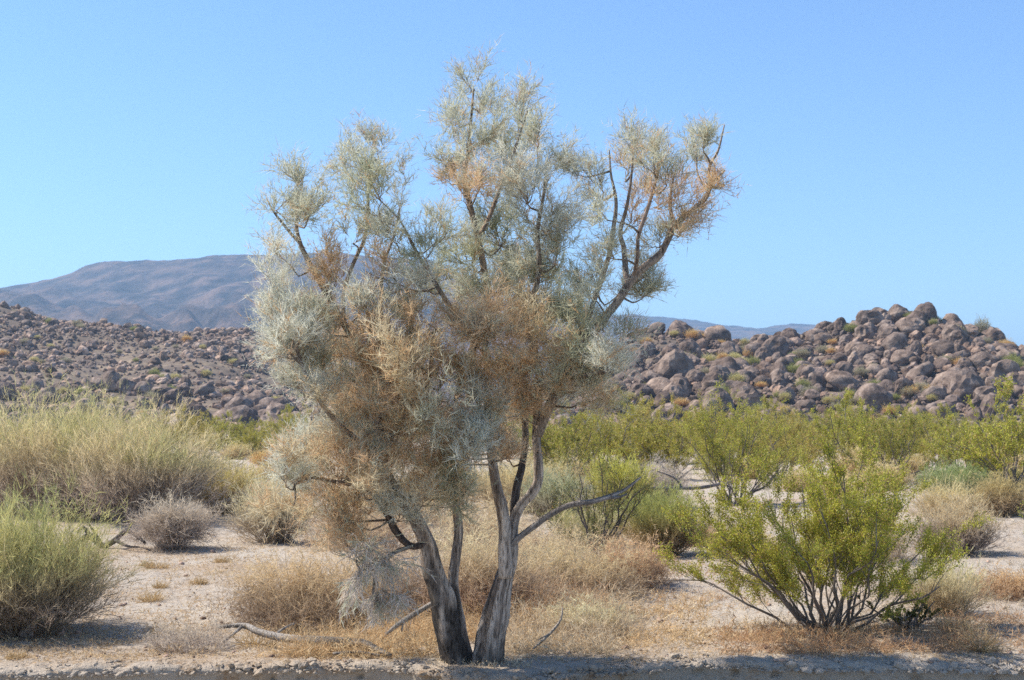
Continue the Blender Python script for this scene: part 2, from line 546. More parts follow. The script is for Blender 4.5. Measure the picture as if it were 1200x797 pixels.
def boulder_shape(sub, seed, round_=9.0):
    r = np.random.default_rng(seed)
    V, T = ICO[sub]
    n = int(r.integers(6, 13))
    round_ = r.uniform(12, 60)
    N = nrm(r.normal(size=(n, 3))); d = r.uniform(.62, 1.12, n)
    dots = np.clip(V @ N.T, .02, None)
    rad = (((dots / d) ** round_).sum(1) + 1.02 ** -round_) ** (-1 / round_)
    rad = rad * (1 + .13 * noise(V[:, 0] * 1.7 + seed, V[:, 1] * 1.7, V[:, 2] * 1.7, seed) + .07 * noise(V[:, 0] * 5 + seed, V[:, 1] * 5, V[:, 2] * 5, seed + 1))
    crack = noise(V[:, 0] * 1.3 + seed * 3, V[:, 1] * 1.3, V[:, 2] * 1.3, seed + 2)
    rad = rad * (1 - .2 * np.exp(-(crack / .07) ** 2))
    return V * rad[:, None] * np.array([1, r.uniform(.65, 1.05), r.uniform(.6, 1.1)]), T


def rotmat(r):
    a = r.uniform(0, 2 * math.pi); tx, ty = r.normal(0, .3, 2)
    ca, sa = math.cos(a), math.sin(a)
    Z = np.array([[ca, -sa, 0], [sa, ca, 0], [0, 0, 1]])
    X = np.array([[1, 0, 0], [0, math.cos(tx), -math.sin(tx)], [0, math.sin(tx), math.cos(tx)]])
    Yy = np.array([[math.cos(ty), 0, math.sin(ty)], [0, 1, 0], [-math.sin(ty), 0, math.cos(ty)]])
    return X @ Yy @ Z, (tx, ty, a)


def scatter(fn, x0, x1, y0, y1, n, rmin, rmax, power, seed, keep, big_lim=.62, cap=lambda y: 9):
    """sites of boulders on a hillside, big ones first and apart from each other"""
    r = np.random.default_rng(seed)
    size = rmin * (1 - r.random(n) * (1 - (rmin / rmax) ** power)) ** (-1 / power)
    size = np.sort(size)[::-1]
    out = []; cell = {}
    cs = 2.2
    for s in size:
        for _ in range(6):
            x = r.uniform(x0, x1); y = r.uniform(y0, y1)
            if s > cap(y) or not keep(x, y, r): continue
            cx, cy = int(x // cs), int(y // cs); ok = True
            for a in (-1, 0, 1):
                for b in (-1, 0, 1):
                    for (ox, oy, os_) in cell.get((cx + a, cy + b), ()):
                        if (ox - x) ** 2 + (oy - y) ** 2 < (big_lim * (os_ + s)) ** 2: ok = False; break
                    if not ok: break
                if not ok: break
            if ok:
                cell.setdefault((cx, cy), []).append((x, y, s)); out.append((x, y, s)); break
    a = np.array(out)
    z = fn(a[:, 0], a[:, 1])
    return np.column_stack([a[:, :2], z, a[:, 2]])


def keep_c(x, y, r):
    px = 600 + x / y * F
    if px < 560 or px > 1330: return False
    return r.random() < .3 + .7 * (noise(x * .14, y * .14, 0, 61) > -.1) and RIDGE_C(x) > .3


def keep_g(x, y, r):
    px = 600 + x / y * F
    if px < -260 or px > 600: return False
    return r.random() < .35 + .65 * (noise(x * .06, y * .06, 0, 62) > -.15) and RIDGE_G(x) > .3


BC = scatter(hill_c, -10, 66, 85, 150, 18000, .13, 1.45, 1.95, 5, keep_c, .42)
BG = scatter(hill_g, -125, 10, 97, 222, 19000, .17, 1.6, 1.9, 6, keep_g, .42, lambda y: .95 if y > 140 else 9)
allb = np.vstack([np.column_stack([BC, np.zeros(len(BC))]), np.column_stack([BG, np.ones(len(BG))])])
pxs = 600 + allb[:, 0] / allb[:, 1] * F
pys = HZ - (allb[:, 2] - EYE) / allb[:, 1] * F
inview = (pxs > -10) & (pxs < 1210) & ~((pxs > 390) & (pxs < 690)) & (pys < 505)
score = allb[:, 3] / allb[:, 1] * np.where(inview, 1, .01)
order = np.argsort(-score)
SHAPES3 = []
for q in range(14):
    V, T = boulder_shape(3, 200 + q)
    g = Geo(); g.add(V, T, None, (1, 1, 1)); SHAPES3.append(g.mesh("boulder", M_ROCK, q % 3 == 0))
rb = np.random.default_rng(11)
BOULD = []
for i in order[:300]:
    x, y, z, s, h = allb[i]
    o = bpy.data.objects.new("boulder", SHAPES3[rb.integers(14)])
    _, e = rotmat(rb)
    o.location = (x, y, z + s * .28); o.rotation_euler = e
    st = rb.uniform(.85, 1.2)
    o.scale = (s * st, s * rb.uniform(.8, 1.15), s * rb.uniform(.75, 1.3))
    col.objects.link(o)
    ridge = (140 if h == 0 else 210); foot = (84 if h == 0 else 96)
    v = (y - foot) / (ridge - foot)
    where = "at the foot of" if v < .22 else "halfway up" if v < .72 else "near the crest of"
    hill = "the brown rock-strewn hill" if h == 0 else "the grey rocky slope"
    sz = "huge" if s > 1.1 else "large" if s > .8 else "mid-sized"
    colr = "brown" if h == 0 else "grey-brown"
    asp = o.scale[0] / o.scale[2]
    sh = "elongated" if asp > 1.22 else "upright" if asp < .95 else "rounded"
    BOULD.append((o, sz, sh, colr, where, hill))


def boulder_stuff(name, rows, seed, label):
    r = np.random.default_rng(seed)
    sh2 = [boulder_shape(2, 300 + q) for q in range(10)]
    sh1 = [boulder_shape(1, 330 + q) for q in range(6)]
    sh0 = [boulder_shape(0, 350 + q) for q in range(8)]
    g = Geo()
    for x, y, z, s, h in rows:
        V, T = sh2[r.integers(10)] if s / y > .0038 else sh1[r.integers(6)] if s / y > .0017 else sh0[r.integers(8)]
        Rm, _ = rotmat(r)
        V = (V * (s * r.uniform(.8, 1.25), s * r.uniform(.8, 1.15), s * r.uniform(.75, 1.1))) @ Rm.T + (x, y, z + s * .22)
        c = r.uniform(.55, 1.7); wm = r.uniform(-.06, .1)
        g.add(V, T, None, (c * (1 + wm), c, c * (1 - wm)))
    tag(g.build(name, M_ROCK, smooth=False), label, "rocks", None, "stuff")


rest = allb[order[300:]]
boulder_stuff("boulder_field", rest[rest[:, 4] == 0], 71, "jumble of smaller brown boulders covering the rock-strewn hill")
boulder_stuff("boulder_field", rest[rest[:, 4] == 1], 72, "scree of smaller grey boulders covering the slope below the mountain")

# ------------------------------------------------------------------ shrub builders (geometry around the origin)
def creosote_geo(h, wd, seed, n0=20, n1=8, n2=9, nl=28, leaf=.011, c_leaf=((.17, .19, .03), (.24, .25, .04)), c_stem=(.20, .17, .15), lean=(0, 0), tw=1.0, low=0.25):
    r = np.random.default_rng(seed)
    a = r.uniform(0, 2 * math.pi, n0) + np.arange(n0) * 2.4
    tilt = r.uniform(.12, 1.0, n0) ** .7
    tx = np.stack([np.cos(a) * tilt * wd * .5 + lean[0], np.sin(a) * tilt * wd * .5 + lean[1], h * (1 - .55 * tilt ** 2.2) * r.uniform(.62, .98, n0)], -1)
    P = np.stack([np.cos(a) * .05, np.sin(a) * .05, np.full(n0, -.03)], -1) * wd * .5
    D = tx - P; L = np.linalg.norm(D, axis=1)
    gs = Geo(); gl = Geo()
    s0 = Rib(P, D, L, .016 * tw, bend=.22, wig=.025, seg=6, r=r, taper=.6, grav=.05)
    for i in range(n0):
        pts = s0.pos(np.full(7, i), np.linspace(0, 1, 7))
        rad = np.linspace(.011, .0035, 7) * tw * r.uniform(.7, 1.25)
        sweep(gs, np.column_stack([pts, rad]), sides=5, step=.12 * h, furrow=.1, seed=seed + i, C0=c_stem, C1=tuple(q * .55 for q in c_stem))
    s1 = s0.kids(n1, .28, 1, (.16 * h, .34 * h), .007 * tw, spread=.75, up=.35, r=r, bend=.25, wig=.02, seg=3, taper=.6)
    s1.emit(gs, c_stem, tuple(q * .8 for q in c_stem), r=r)
    s2 = s1.kids(n2, low, 1, (.06 * h, .15 * h), .0035 * tw, spread=.7, up=.7, r=r, bend=.3, seg=2)
    s2.emit(gs, tuple(q * .8 for q in c_stem), c_leaf[0], r=r)
    i = np.repeat(np.arange(s2.n), nl); t = r.uniform(.15, 1.05, len(i))
    P = s2.pos(i, np.minimum(t, 1)) + r.normal(size=(len(i), 3)) * .011 * h
    D = s2.tan(i, t) * .7 + nrm(r.normal(size=(len(i), 3))); D[:, 2] += .3
    clump = r.random(s2.n)
    f = np.clip(clump[i] + r.normal(0, .2, len(i)), 0, 1)[:, None]
    C = np.array(c_leaf[0]) * (1 - f) + np.array(c_leaf[1]) * f
    dead = (r.random(len(i)) < .18)[:, None]
    C = np.where(dead, np.array((.40, .27, .10)), C)
    leaves(gl, P, D, leaf * r.uniform(.7, 1.4, len(i)), leaf * .55, C, r)
    return gs, gl


def broom_geo(h, wd, seed, n0=260, n1=6, n2=5, c0=(.24, .19, .15), c1=(.34, .33, .17), tw=1.0, spread=.35, dome=.55, green=None, arch=0.0, base=.18, stiff=.18, mess=.24, bright=1.5):
    """a dense shrub of fine upright stems; the stems carry finer twigs towards their tips"""
    r = np.random.default_rng(seed)
    g = Geo()
    a = r.uniform(0, 2 * math.pi, n0); q = np.sqrt(r.random(n0))
    P = np.stack([np.cos(a) * q * wd * base, np.sin(a) * q * wd * base, np.full(n0, -.02)], -1)
    tip = np.stack([np.cos(a) * q * wd * .5, np.sin(a) * q * wd * .5, h * (1 - dome * q ** 2.5) * r.uniform(.6, 1.0, n0)], -1)
    tip += r.normal(size=(n0, 3)) * .05 * h
    D = tip - P; L = np.linalg.norm(D, axis=1) * r.uniform(.7 - .5 * max(mess - .3, 0), 1.08 + .6 * max(mess - .1, 0), n0)
    out = np.stack([np.cos(a), np.sin(a), np.zeros(n0)], -1)
    D = D + r.normal(size=(n0, 3)) * L[:, None] * mess; D[:, 2] = np.abs(D[:, 2])
    if arch: D = D + np.array([0, 0, 1]) * L[:, None] * arch
    n1 = int(n1 * 1.4); n2 = int(n2 * 1.6)
    s0 = Rib(P, D, L, .006 * tw, bend=stiff * 1.5, wig=.045, seg=3, r=r, taper=.6, grav=-arch)
    c0 = np.array(c0) * bright; c1 = np.clip(np.array(c1) * bright * np.array((1.1, 1.08, .98)), 0, .72)
    if green is not None: green = np.array(green) * 1.35
    cm = c0 * .55 + c1 * .45
    s0.emit(g, c0, cm, .15, r)
    s1 = s0.kids(n1, .25, 1, (.12 * h, .34 * h), .0034 * tw, spread=spread * 1.7, up=.2, r=r, bend=.4, wig=.05, seg=2)
    tt = np.clip((s1.P[:, 2] / h), 0, 1)[:, None]
    s1.emit(g, c0 * (1 - tt) + c1 * tt, c0 * (1 - tt) * .9 + c1 * (tt + .1 * (1 - tt)), .15, r)
    if n2:
        s2 = s1.kids(n2, .2, 1, (.04 * h, .13 * h), .0034 * tw, spread=spread * 2.2, up=.2, r=r, bend=.3, seg=1, taper=0)
        tt = sstep(.15, .75, s2.P[:, 2] / h)[:, None]
        cc = c0 * (1 - tt) + c1 * tt
        if green is not None:
            gm = (noise(s2.P[:, 0] * 3 / h, s2.P[:, 1] * 3 / h, s2.P[:, 2] * 3 / h, seed)[:, None] > .02) * sstep(.3, .8, tt)
            cc = cc * (1 - gm * .6) + np.array(green) * gm * .6
        s2.emit(g, cc, cc, .18, r)
    return g


def grass_geo(h, wd, seed, n=260, c0=(.40, .27, .13), c1=(.52, .38, .2), tw=1.0, flat=.9):
    r = np.random.default_rng(seed)
    g = Geo()
    a = r.uniform(0, 2 * math.pi, n); q = np.sqrt(r.random(n))
    P = np.stack([np.cos(a) * q * wd * .3, np.sin(a) * q * wd * .3, np.full(n, -.01)], -1)
    D = np.stack([np.cos(a) * q, np.sin(a) * q, np.full(n, .8)], -1) + r.normal(size=(n, 3)) * flat * .5
    D[:, 2] = np.abs(D[:, 2]) + .1
    s0 = Rib(P, D, h * r.uniform(.5, 1.15, n), .004 * tw, bend=.5, wig=.03, seg=3, r=r, grav=-.25)
    s0.emit(g, c0, c1, .2, r)
    s1 = s0.kids(3, .4, 1, (.1 * h, .3 * h), .003 * tw, spread=.6, up=.1, r=r, bend=.3, seg=2)
    s1.emit(g, c1, c1, .2, r)
    return g


def place(px, py):
    Y = depth(py); p = at(px, py, Y)
    return np.array([p[0], Y, float(gz(p[0], Y))])


def size_px(p, n):
    return n * p[1] / F


GREEN = ((.27, .28, .04), (.52, .50, .065))


def creosote(px, py, hpx, wpx, seed, label, group=None, **kw):
    p = place(px, py)
    o = empty("creosote_bush", p, label, "shrub", group)
    gs, gl = creosote_geo(size_px(p, hpx), size_px(p, wpx), seed, c_leaf=kw.pop("c_leaf", GREEN), **kw)
    gs.build("stems", M_STEM, o); gl.build("foliage", M_LEAF, o)
    return o


def broom(name, px, py, hpx, wpx, seed, label, cat="shrub", group=None, mat=None, **kw):
    p = place(px, py)
    o = broom_geo(size_px(p, hpx), size_px(p, wpx), seed, **kw).build(name, mat or M_TWIG)
    o.location = [float(q) for q in p]
    return tag(o, label, cat, group)


# ------------------------------------------------------------------ shrubs of the flat
creosote(972, 743, 190, 335, 101, "large yellow-green creosote bush with bare grey stems above the bank", n0=34, n1=9, n2=7, nl=60, leaf=.0125, tw=.9, lean=(-.02, 0), low=.45)
creosote(860, 590, 118, 170, 102, "creosote bush behind the large one, by the grey dead twigs", n0=24, n1=9, n2=8, nl=24, leaf=.02, tw=1.3)
creosote(700, 655, 118, 130, 103, "thin dark-stemmed creosote bush behind the dead limb of the tree", n0=14, n1=6, n2=6, nl=14, leaf=.014, c_leaf=((.13, .14, .03), (.2, .2, .05)), c_stem=(.11, .09, .08))
creosote(1235, 668, 85, 170, 104, "sparse creosote bush reaching long bare branches over open sand", n0=14, n1=5, n2=4, nl=10, leaf=.013, low=.6)
creosote(1062, 742, 34, 120, 105, "low leafy sprigs beside the foot of the large creosote", n0=12, n1=5, n2=5, nl=14, leaf=.012, c_leaf=((.09, .10, .025), (.14, .14, .035)))

STRAWG = (.36, .335, .16)
broom("broom_shrub", 25, 742, 155, 200, 111, "olive-topped broom shrub with grey-brown base at the bank edge", n0=520, n1=7, n2=5, c0=(.20, .155, .125), c1=(.33, .31, .14), green=(.22, .25, .1))
broom("broom_shrub", 60, 606, 142, 260, 112, "big pale green bushy shrub, taller of two on the sand", n0=560, n1=7, n2=6, tw=1.9, c0=(.25, .2, .165), c1=(.42, .36, .22), green=(.32, .33, .12), base=.22)
broom("broom_shrub", 160, 612, 130, 190, 113, "pale green bushy shrub beside the grey drooping bush", n0=420, n1=7, n2=6, tw=1.8, c0=(.25, .2, .17), c1=(.41, .35, .22), green=(.31, .32, .12), base=.22)
broom("dead_shrub", 200, 640, 100, 80, 114, "grey drooping dead shrub arching over beside dark fallen wood", n0=240, n1=6, n2=4, tw=1.3, c0=(.27, .22, .18), c1=(.42, .37, .3), arch=.5, spread=.5)
broom("broom_shrub", 264, 604, 62, 95, 115, "round tan and olive shrub on the sand behind the dead shrub", n0=260, n1=6, n2=5, tw=1.7, c0=(.26, .2, .13), c1=(.36, .31, .14), dome=.35)
broom("broom_shrub", 322, 632, 74, 90, 116, "pale straw shrub behind the left side of the smoke tree", n0=260, n1=6, n2=5, tw=1.5, c0=(.26, .21, .16), c1=(.4, .36, .24))
broom("dry_shrub", 365, 730, 92, 190, 117, "rust-brown dry shrub left of the tree trunks", n0=420, n1=7, n2=6, c0=(.17, .125, .09), c1=(.38, .29, .185), spread=.9, dome=.4, stiff=.3, bright=1.75, mess=.6, tw=.9, base=.3)
broom("dry_shrub", 470, 716, 80, 130, 118, "dark dry shrub under the hanging twigs of the tree", n0=260, n1=6, n2=5, c0=(.12, .09, .075), c1=(.3, .23, .17), spread=.9, dome=.4, stiff=.3, bright=1.75, mess=.6, tw=.9, base=.3)
broom("dry_shrub", 665, 700, 66, 170, 119, "reddish dry brush right behind the forked trunk", n0=420, n1=7, n2=6, c0=(.21, .155, .11), c1=(.41, .31, .2), spread=.8, dome=.4, stiff=.3, bright=1.75, mess=.6, base=.3)
broom("dry_shrub", 690, 742, 38, 120, 120, "low grey dry brush on sand right of the trunks", n0=330, n1=6, n2=5, c0=(.26, .2, .15), c1=(.43, .35, .25), spread=.9, dome=.4, stiff=.35, bright=1.75, mess=.6, base=.33, tw=.85)
broom("dry_shrub", 560, 722, 110, 120, 121, "tall dry straw brush seen between the two trunks", n0=300, n1=6, n2=5, c0=(.22, .15, .11), c1=(.42, .32, .22), spread=.6, dome=.4, base=.33, bright=1.75, mess=.6)
broom("broom_shrub", 728, 600, 66, 75, 122, "yellow-green broom shrub under the tip of the dead limb", n0=260, n1=6, n2=6, tw=1.9, c0=(.26, .22, .1), c1=(.34, .33, .08))
broom("broom_shrub", 776, 652, 78, 85, 123, "green and rust tinted feathery shrub on the sand", n0=300, n1=7, n2=6, tw=1.3, c0=(.27, .18, .1), c1=(.25, .26, .09), dome=.3)
broom("dead_shrub", 770, 592, 55, 65, 124, "grey leafless round shrub beside the creosote", n0=200, n1=7, n2=6, tw=1.5, c0=(.25, .21, .19), c1=(.36, .32, .29), spread=.9, dome=.2)
broom("broom_shrub", 1104, 722, 72, 105, 125, "pale straw fountain-shaped broom beside the large creosote", n0=240, n1=5, n2=3, c0=(.3, .23, .15), c1=(.46, .4, .25), spread=.3)
broom("broom_shrub", 1120, 645, 66, 90, 126, "grey-tan shrub with dark twiggy base on open sand", n0=260, n1=6, n2=5, tw=1.4, c0=(.2, .16, .14), c1=(.4, .33, .22))
broom("broom_shrub", 1118, 578, 36, 95, 127, "low dome-shaped blue-green shrub before the creosote row", n0=340, n1=6, n2=5, tw=1.9, c0=(.22, .22, .12), c1=(.24, .28, .13), dome=.55, base=.32)
broom("broom_shrub", 1172, 604, 48, 70, 128, "brownish leafy shrub right of the dome-shaped shrub", n0=240, n1=6, n2=5, tw=1.7, c0=(.27, .2, .13), c1=(.34, .28, .14), spread=.7)
broom("broom_shrub", 1108, 606, 44, 90, 129, "straw-coloured grassy shrub in front of the dome-shaped shrub", n0=260, n1=5, n2=3, tw=1.6, c0=(.36, .28, .17), c1=(.48, .38, .22))
broom("broom_shrub", 600, 600, 60, 110, 130, "pale straw shrub behind the fork of the smoke tree", n0=260, n1=6, n2=5, tw=1.6, c0=(.28, .22, .15), c1=(.4, .34, .2))
broom("broom_shrub", 650, 610, 58, 80, 131, "grey-green shrub behind the white bent limb", n0=260, n1=6, n2=5, tw=1.6, c0=(.24, .2, .15), c1=(.27, .28, .18))
broom("broom_shrub", 470, 612, 60, 150, 132, "straw shrub hidden behind the low crown of the tree", n0=260, n1=6, n2=5, tw=1.6, c0=(.28, .22, .15), c1=(.42, .34, .2))

# rows of creosote at the foot of the hills: three built once, then copied
protos = []
for q in range(4):
    o = empty("creosote_bush", (0, 0, 0), "x", "shrub")
    gs, gl = creosote_geo(1.5, 2.0, 140 + q, n0=18, n1=7, n2=6, nl=26, leaf=.03, tw=1.4, c_leaf=(GREEN, ((.3, .29, .04), (.48, .43, .07)), ((.34, .3, .06), (.5, .41, .1)), ((.25, .26, .04), (.4, .38, .065)))[q])
    gs.build("stems", M_STEM, o); gl.build("foliage", M_LEAF, o)
    protos.append(o)
rr = np.random.default_rng(17)
spots = []
for px in np.arange(100, 372, 17): spots.append((px + rr.uniform(-7, 7), rr.uniform(512, 527), 0))
for px in (150, 215, 240, 300, 345): spots.append((px, rr.uniform(527, 540), 0))
for px in (10, 60, 130): spots.append((px, 520, 0))
for px in np.arange(640, 1230, 19): spots.append((px + rr.uniform(-8, 8), rr.uniform(514, 530), 1))
for px in (655, 700, 745, 800, 830, 905, 990, 1035, 1060, 1090, 1130, 1165, 1195): spots.append((px + rr.uniform(-8, 8), rr.uniform(532, 560), 1))
for px in np.arange(645, 1215, 30): spots.append((px + rr.uniform(-12, 12), rr.uniform(526, 546), 1))
for px in (225, 262, 285, 322, 352, 372, 190): spots.append((px, rr.uniform(522, 536), 0))
for px in (665, 715, 790, 915, 1000, 1045, 1150, 1190): spots.append((px, rr.uniform(556, 580), 1))
for px in (385, 430, 480, 540, 590): spots.append((px, rr.uniform(515, 540), 2))
LAB = ["yellow-green creosote bush in the row below the grey rocky slope", "yellow-green creosote bush in the row below the brown boulder hill", "creosote bush on the flat seen through the smoke tree"]
used = set()
for px, py, h in spots:
    p = place(px, py); k = int(rr.integers(4))
    s = rr.choice([rr.uniform(.45, .75), rr.uniform(.75, 1.05), rr.uniform(.95, 1.15)]); sc3 = (s * rr.uniform(.9, 1.35), s, s * rr.uniform(.8, 1.1))
    rz = rr.uniform(0, 6.28)
    lab = LAB[h].replace("creosote", ("wide " if sc3[0] > 1.25 * sc3[2] else "") + ("tall " if sc3[2] > 1.0 else "low " if sc3[2] < .75 else "mid-height ") + "creosote", 1)
    if py > 530: lab = lab.replace("in the row", "on open sand before the row")
    if k not in used:
        used.add(k); o = protos[k]; o.location = [float(q) for q in p]; o.rotation_euler = (0, 0, rz); o.scale = [float(q) for q in sc3]
        o["label"] = lab; o["group"] = o["label"].replace("bush", "bushes", 1)
    else:
        copy_thing(protos[k], p, rz, sc3, lab, lab.replace("bush", "bushes", 1))

for q, (px, py, hp, wp, lab, c0, c1) in enumerate([
        (630, 668, 62, 120, "straw brush behind the base of the dead limb", (.26, .2, .14), (.42, .33, .22)), (560, 640, 62, 120, "straw brush behind the fork between the trunks", (.27, .2, .14), (.42, .34, .22)),
        (735, 690, 60, 110, "rusty brush before the feathery green shrub", (.26, .18, .12), (.42, .3, .19)), (690, 640, 55, 90, "olive brush behind the dark-stemmed creosote", (.24, .2, .12), (.32, .3, .14)),
        (820, 640, 26, 90, "low rusty brush on sand left of the large creosote", (.3, .2, .13), (.45, .32, .2)), (430, 640, 70, 150, "straw brush behind the hanging grey twigs", (.28, .21, .15), (.43, .34, .23)),
        (640, 575, 40, 130, "pale yellow brush far behind the forked trunk", (.3, .24, .14), (.42, .36, .19)), (540, 585, 45, 140, "pale brush far behind the left trunk", (.3, .24, .14), (.42, .35, .2)),
        (1010, 660, 60, 120, "straw brush behind the large creosote", (.3, .23, .15), (.45, .37, .24)), (880, 655, 30, 100, "low straw brush behind the lower left creosote stems", (.3, .23, .15), (.45, .37, .24)), (1180, 700, 34, 90, "rusty low brush in front of the bare creosote branches", (.28, .19, .12), (.42, .3, .18))]):
    broom("dry_shrub", px, py, hp, wp, 500 + q, lab, n0=240, n1=6, n2=4, tw=1.2, c0=c0, c1=c1, spread=.8, dome=.4, stiff=.3, base=.35, mess=.4)

# straw shrubs on the flat and tufts on the hills
tuft_p = []
for q, (c0, c1) in enumerate([((.34, .26, .15), (.46, .37, .21)), ((.3, .25, .12), (.36, .33, .15)), ((.36, .22, .1), (.5, .32, .14)), ((.17, .17, .06), (.23, .24, .08)), ((.2, .17, .12), (.27, .25, .17))]):
    tuft_p.append(broom_geo(1.0, 1.6, 170 + q, n0=150, n1=6, n2=3, tw=4.5, c0=c0, c1=c1, spread=.6, dome=.5).mesh("brush", M_TWIG))


def tuft(name, k, p, s, sz, label, group):
    o = bpy.data.objects.new(name, tuft_p[k]); col.objects.link(o)
    o.location = [float(q) for q in p]; o.scale = (float(s), float(s), float(s * sz)); o.rotation_euler = (0, 0, float(rr.uniform(0, 6.28)))
    tag(o, label, "shrub", group)


for px, py, s, k in [(298, 533, .8, 1), (318, 560, .6, 0), (345, 575, .6, 0), (250, 560, .6, 0), (1195, 560, .8, 0), (1010, 560, .9, 0), (1035, 575, .7, 0), (985, 590, .6, 0), (640, 545, .8, 0), (680, 560, .6, 0), (1180, 575, .6, 1), (1060, 560, .7, 0), (520, 560, .8, 0), (430, 565, .7, 0), (740, 560, .6, 1), (940, 575, .6, 0), (655, 528, 1.0, 0), (722, 531, .9, 0), (770, 536, .8, 4), (812, 526, 1.0, 1), (872, 530, .9, 0), (925, 534, .8, 0), (965, 527, 1.0, 0), (1025, 531, .8, 4), (1082, 527, 1.0, 0), (1140, 533, .9, 0), (1185, 527, 1.0, 1), (245, 527, .9, 0), (276, 538, .7, 0), (335, 530, .9, 0), (310, 545, .6, 2), (150, 545, .8, 4), (1010, 545, .7, 2), (880, 560, .6, 0), (1160, 550, .8, 2), (210, 545, .6, 4)]:
    w_ = ("pale straw", "yellowish straw", "rust-orange", "green", "grey")[k]
    tuft("brush_clump", k, place(px, py), s, .85, f"{w_} {'tall' if s > .75 else 'knee-high' if s > .65 else 'low'} brush clump on the flat before the creosote row", f"{w_} {'tall' if s > .75 else 'knee-high' if s > .65 else 'low'} brush clumps on the flat")
for h, fn, (px0, px1), (y0, y1), n in ((0, hill_c, (700, 1200), (86, 140), 120), (1, hill_g, (0, 360), (98, 205), 75)):
    for q in range(n):
        Y = rr.uniform(y0, y1); X = (rr.uniform(px0, px1) - 600) / F * Y
        z = float(fn(np.array(X), np.array(Y)))
        k = int(rr.choice([2, 3, 4, 1], p=[.3, .25, .2, .25] if h == 0 else [.1, .2, .45, .25]))
        hl = "the brown rock-strewn hill" if h == 0 else "the grey rocky slope below the mountain"
        w_ = ("pale straw", "yellowish straw", "rust-orange", "green", "grey")[k]
        tuft("hill_shrub", k, (X, Y, z + .25), rr.uniform(.5, 1.0), rr.uniform(.7, 1.1), f"small {w_} shrub between boulders on {hl}", f"{w_} shrubs on {hl}")
hs = [(q.location.copy(), q["label"].split(" shrub")[0].replace("small ", "")) for q in col.objects if q.name.startswith("hill_shrub")]
for o, sz, sh, colr, where, hill in BOULD:
    d, c = min(((o.location - l).length, c) for l, c in hs)
    tail = f"beside a {c} shrub " if d < 2.6 else ""
    lab = f"{sz} {sh} {colr + ' ' if not tail else ''}boulder {tail}{where} {hill}"
    tag(o, lab, "boulder", lab.replace("boulder", "boulders", 1))
p = at(1150, 395, 138)
tuft("hill_shrub", 4, (p[0], 138, float(hill_c(p[0], 138.0)) + .5), 1.3, 1.5, "grey-green shrub standing up against the sky on the hill crest", None)

# ------------------------------------------------------------------ dry grass, litter, pebbles
def grass_mat(name, zones, seed, label):
    """a mat of tangled dead grass nobody could count"""
    r = np.random.default_rng(seed); g = Geo()
    for (x0, x1, ya, yb, n, h, c0, c1) in zones:
        py = r.uniform(ya, yb, n); px = r.uniform(x0, x1, n)
        Y = depth(py) + r.normal(0, .05, n); X = (px - 600) / F * Y
        keep = noise(X * 2.2, Y * 2.2, 0, seed) + noise(X * 6, Y * 6, 0, seed + 1) * .6 > r.normal(-.25, .3, n)
        keep &= Y > edge(X) + .03
        X, Y = X[keep], Y[keep]; m = len(X)
        P = np.stack([X, Y, gz(X, Y) - .004], -1)
        D = r.normal(size=(m, 3)); D[:, 2] = np.abs(D[:, 2]) * .9 + .25
        s0 = Rib(P, D, h * r.uniform(.35, 1.2, m), .0042 * Y / 9, bend=.5, wig=.04, seg=3, r=r, grav=-.3)
        mix = r.random((m, 1))
        c = np.array(c0) * (1 - mix) + np.array(c1) * mix
        s0.emit(g, c * .85, c, .2, r)
        s1 = s0.kids(4, .3, 1, (.15 * h, .4 * h), .004, spread=.9, up=.1, r=r, bend=.4, seg=1, taper=0)
        s1.emit(g, c[s1.parent], c[s1.parent], .2, r)
    return tag(g.build(name, M_STRAW), label, "grass", None, "stuff")


ORG = ((.52, .35, .18), (.72, .56, .34)); TAN = ((.5, .4, .27), (.68, .57, .41)); RUS = ((.42, .25, .14), (.62, .42, .24))
grass_mat("dry_grass", [
    (340, 520, 738, 770, 4200, .2, *ORG), (590, 720, 738, 768, 2600, .17, *TAN), (420, 720, 715, 750, 3600, .24, *ORG),
    (600, 830, 700, 762, 3000, .13, *ORG), (600, 735, 690, 752, 3200, .30, *TAN), (590, 700, 680, 735, 1800, .34, *RUS), (330, 470, 715, 745, 1500, .22, *TAN), (840, 1130, 742, 768, 2600, .15, *RUS), (840, 1040, 735, 760, 900, .14, *ORG),
    (180, 360, 738, 768, 1500, .09, *ORG), (1090, 1200, 725, 768, 700, .13, *RUS)], 181,
    "tangled straw and rust coloured dead grass along the bank top")
grass_mat("dry_grass", [
    (100, 330, 625, 735, 3800, .06, *ORG), (230, 330, 560, 640, 500, .09, *TAN), (640, 860, 640, 720, 1200, .09, *RUS),
    (980, 1200, 640, 730, 1500, .11, *TAN), (740, 900, 585, 720, 2600, .09, *ORG), (620, 820, 560, 640, 900, .15, *TAN), (980, 1200, 570, 650, 1100, .17, *TAN), (0, 200, 735, 775, 1800, .05, *ORG), (500, 620, 768, 784, 500, .06, *TAN), (200, 1190, 764, 776, 1500, .045, *ORG)], 182,
    "thin scattered dead grass on the open sand")
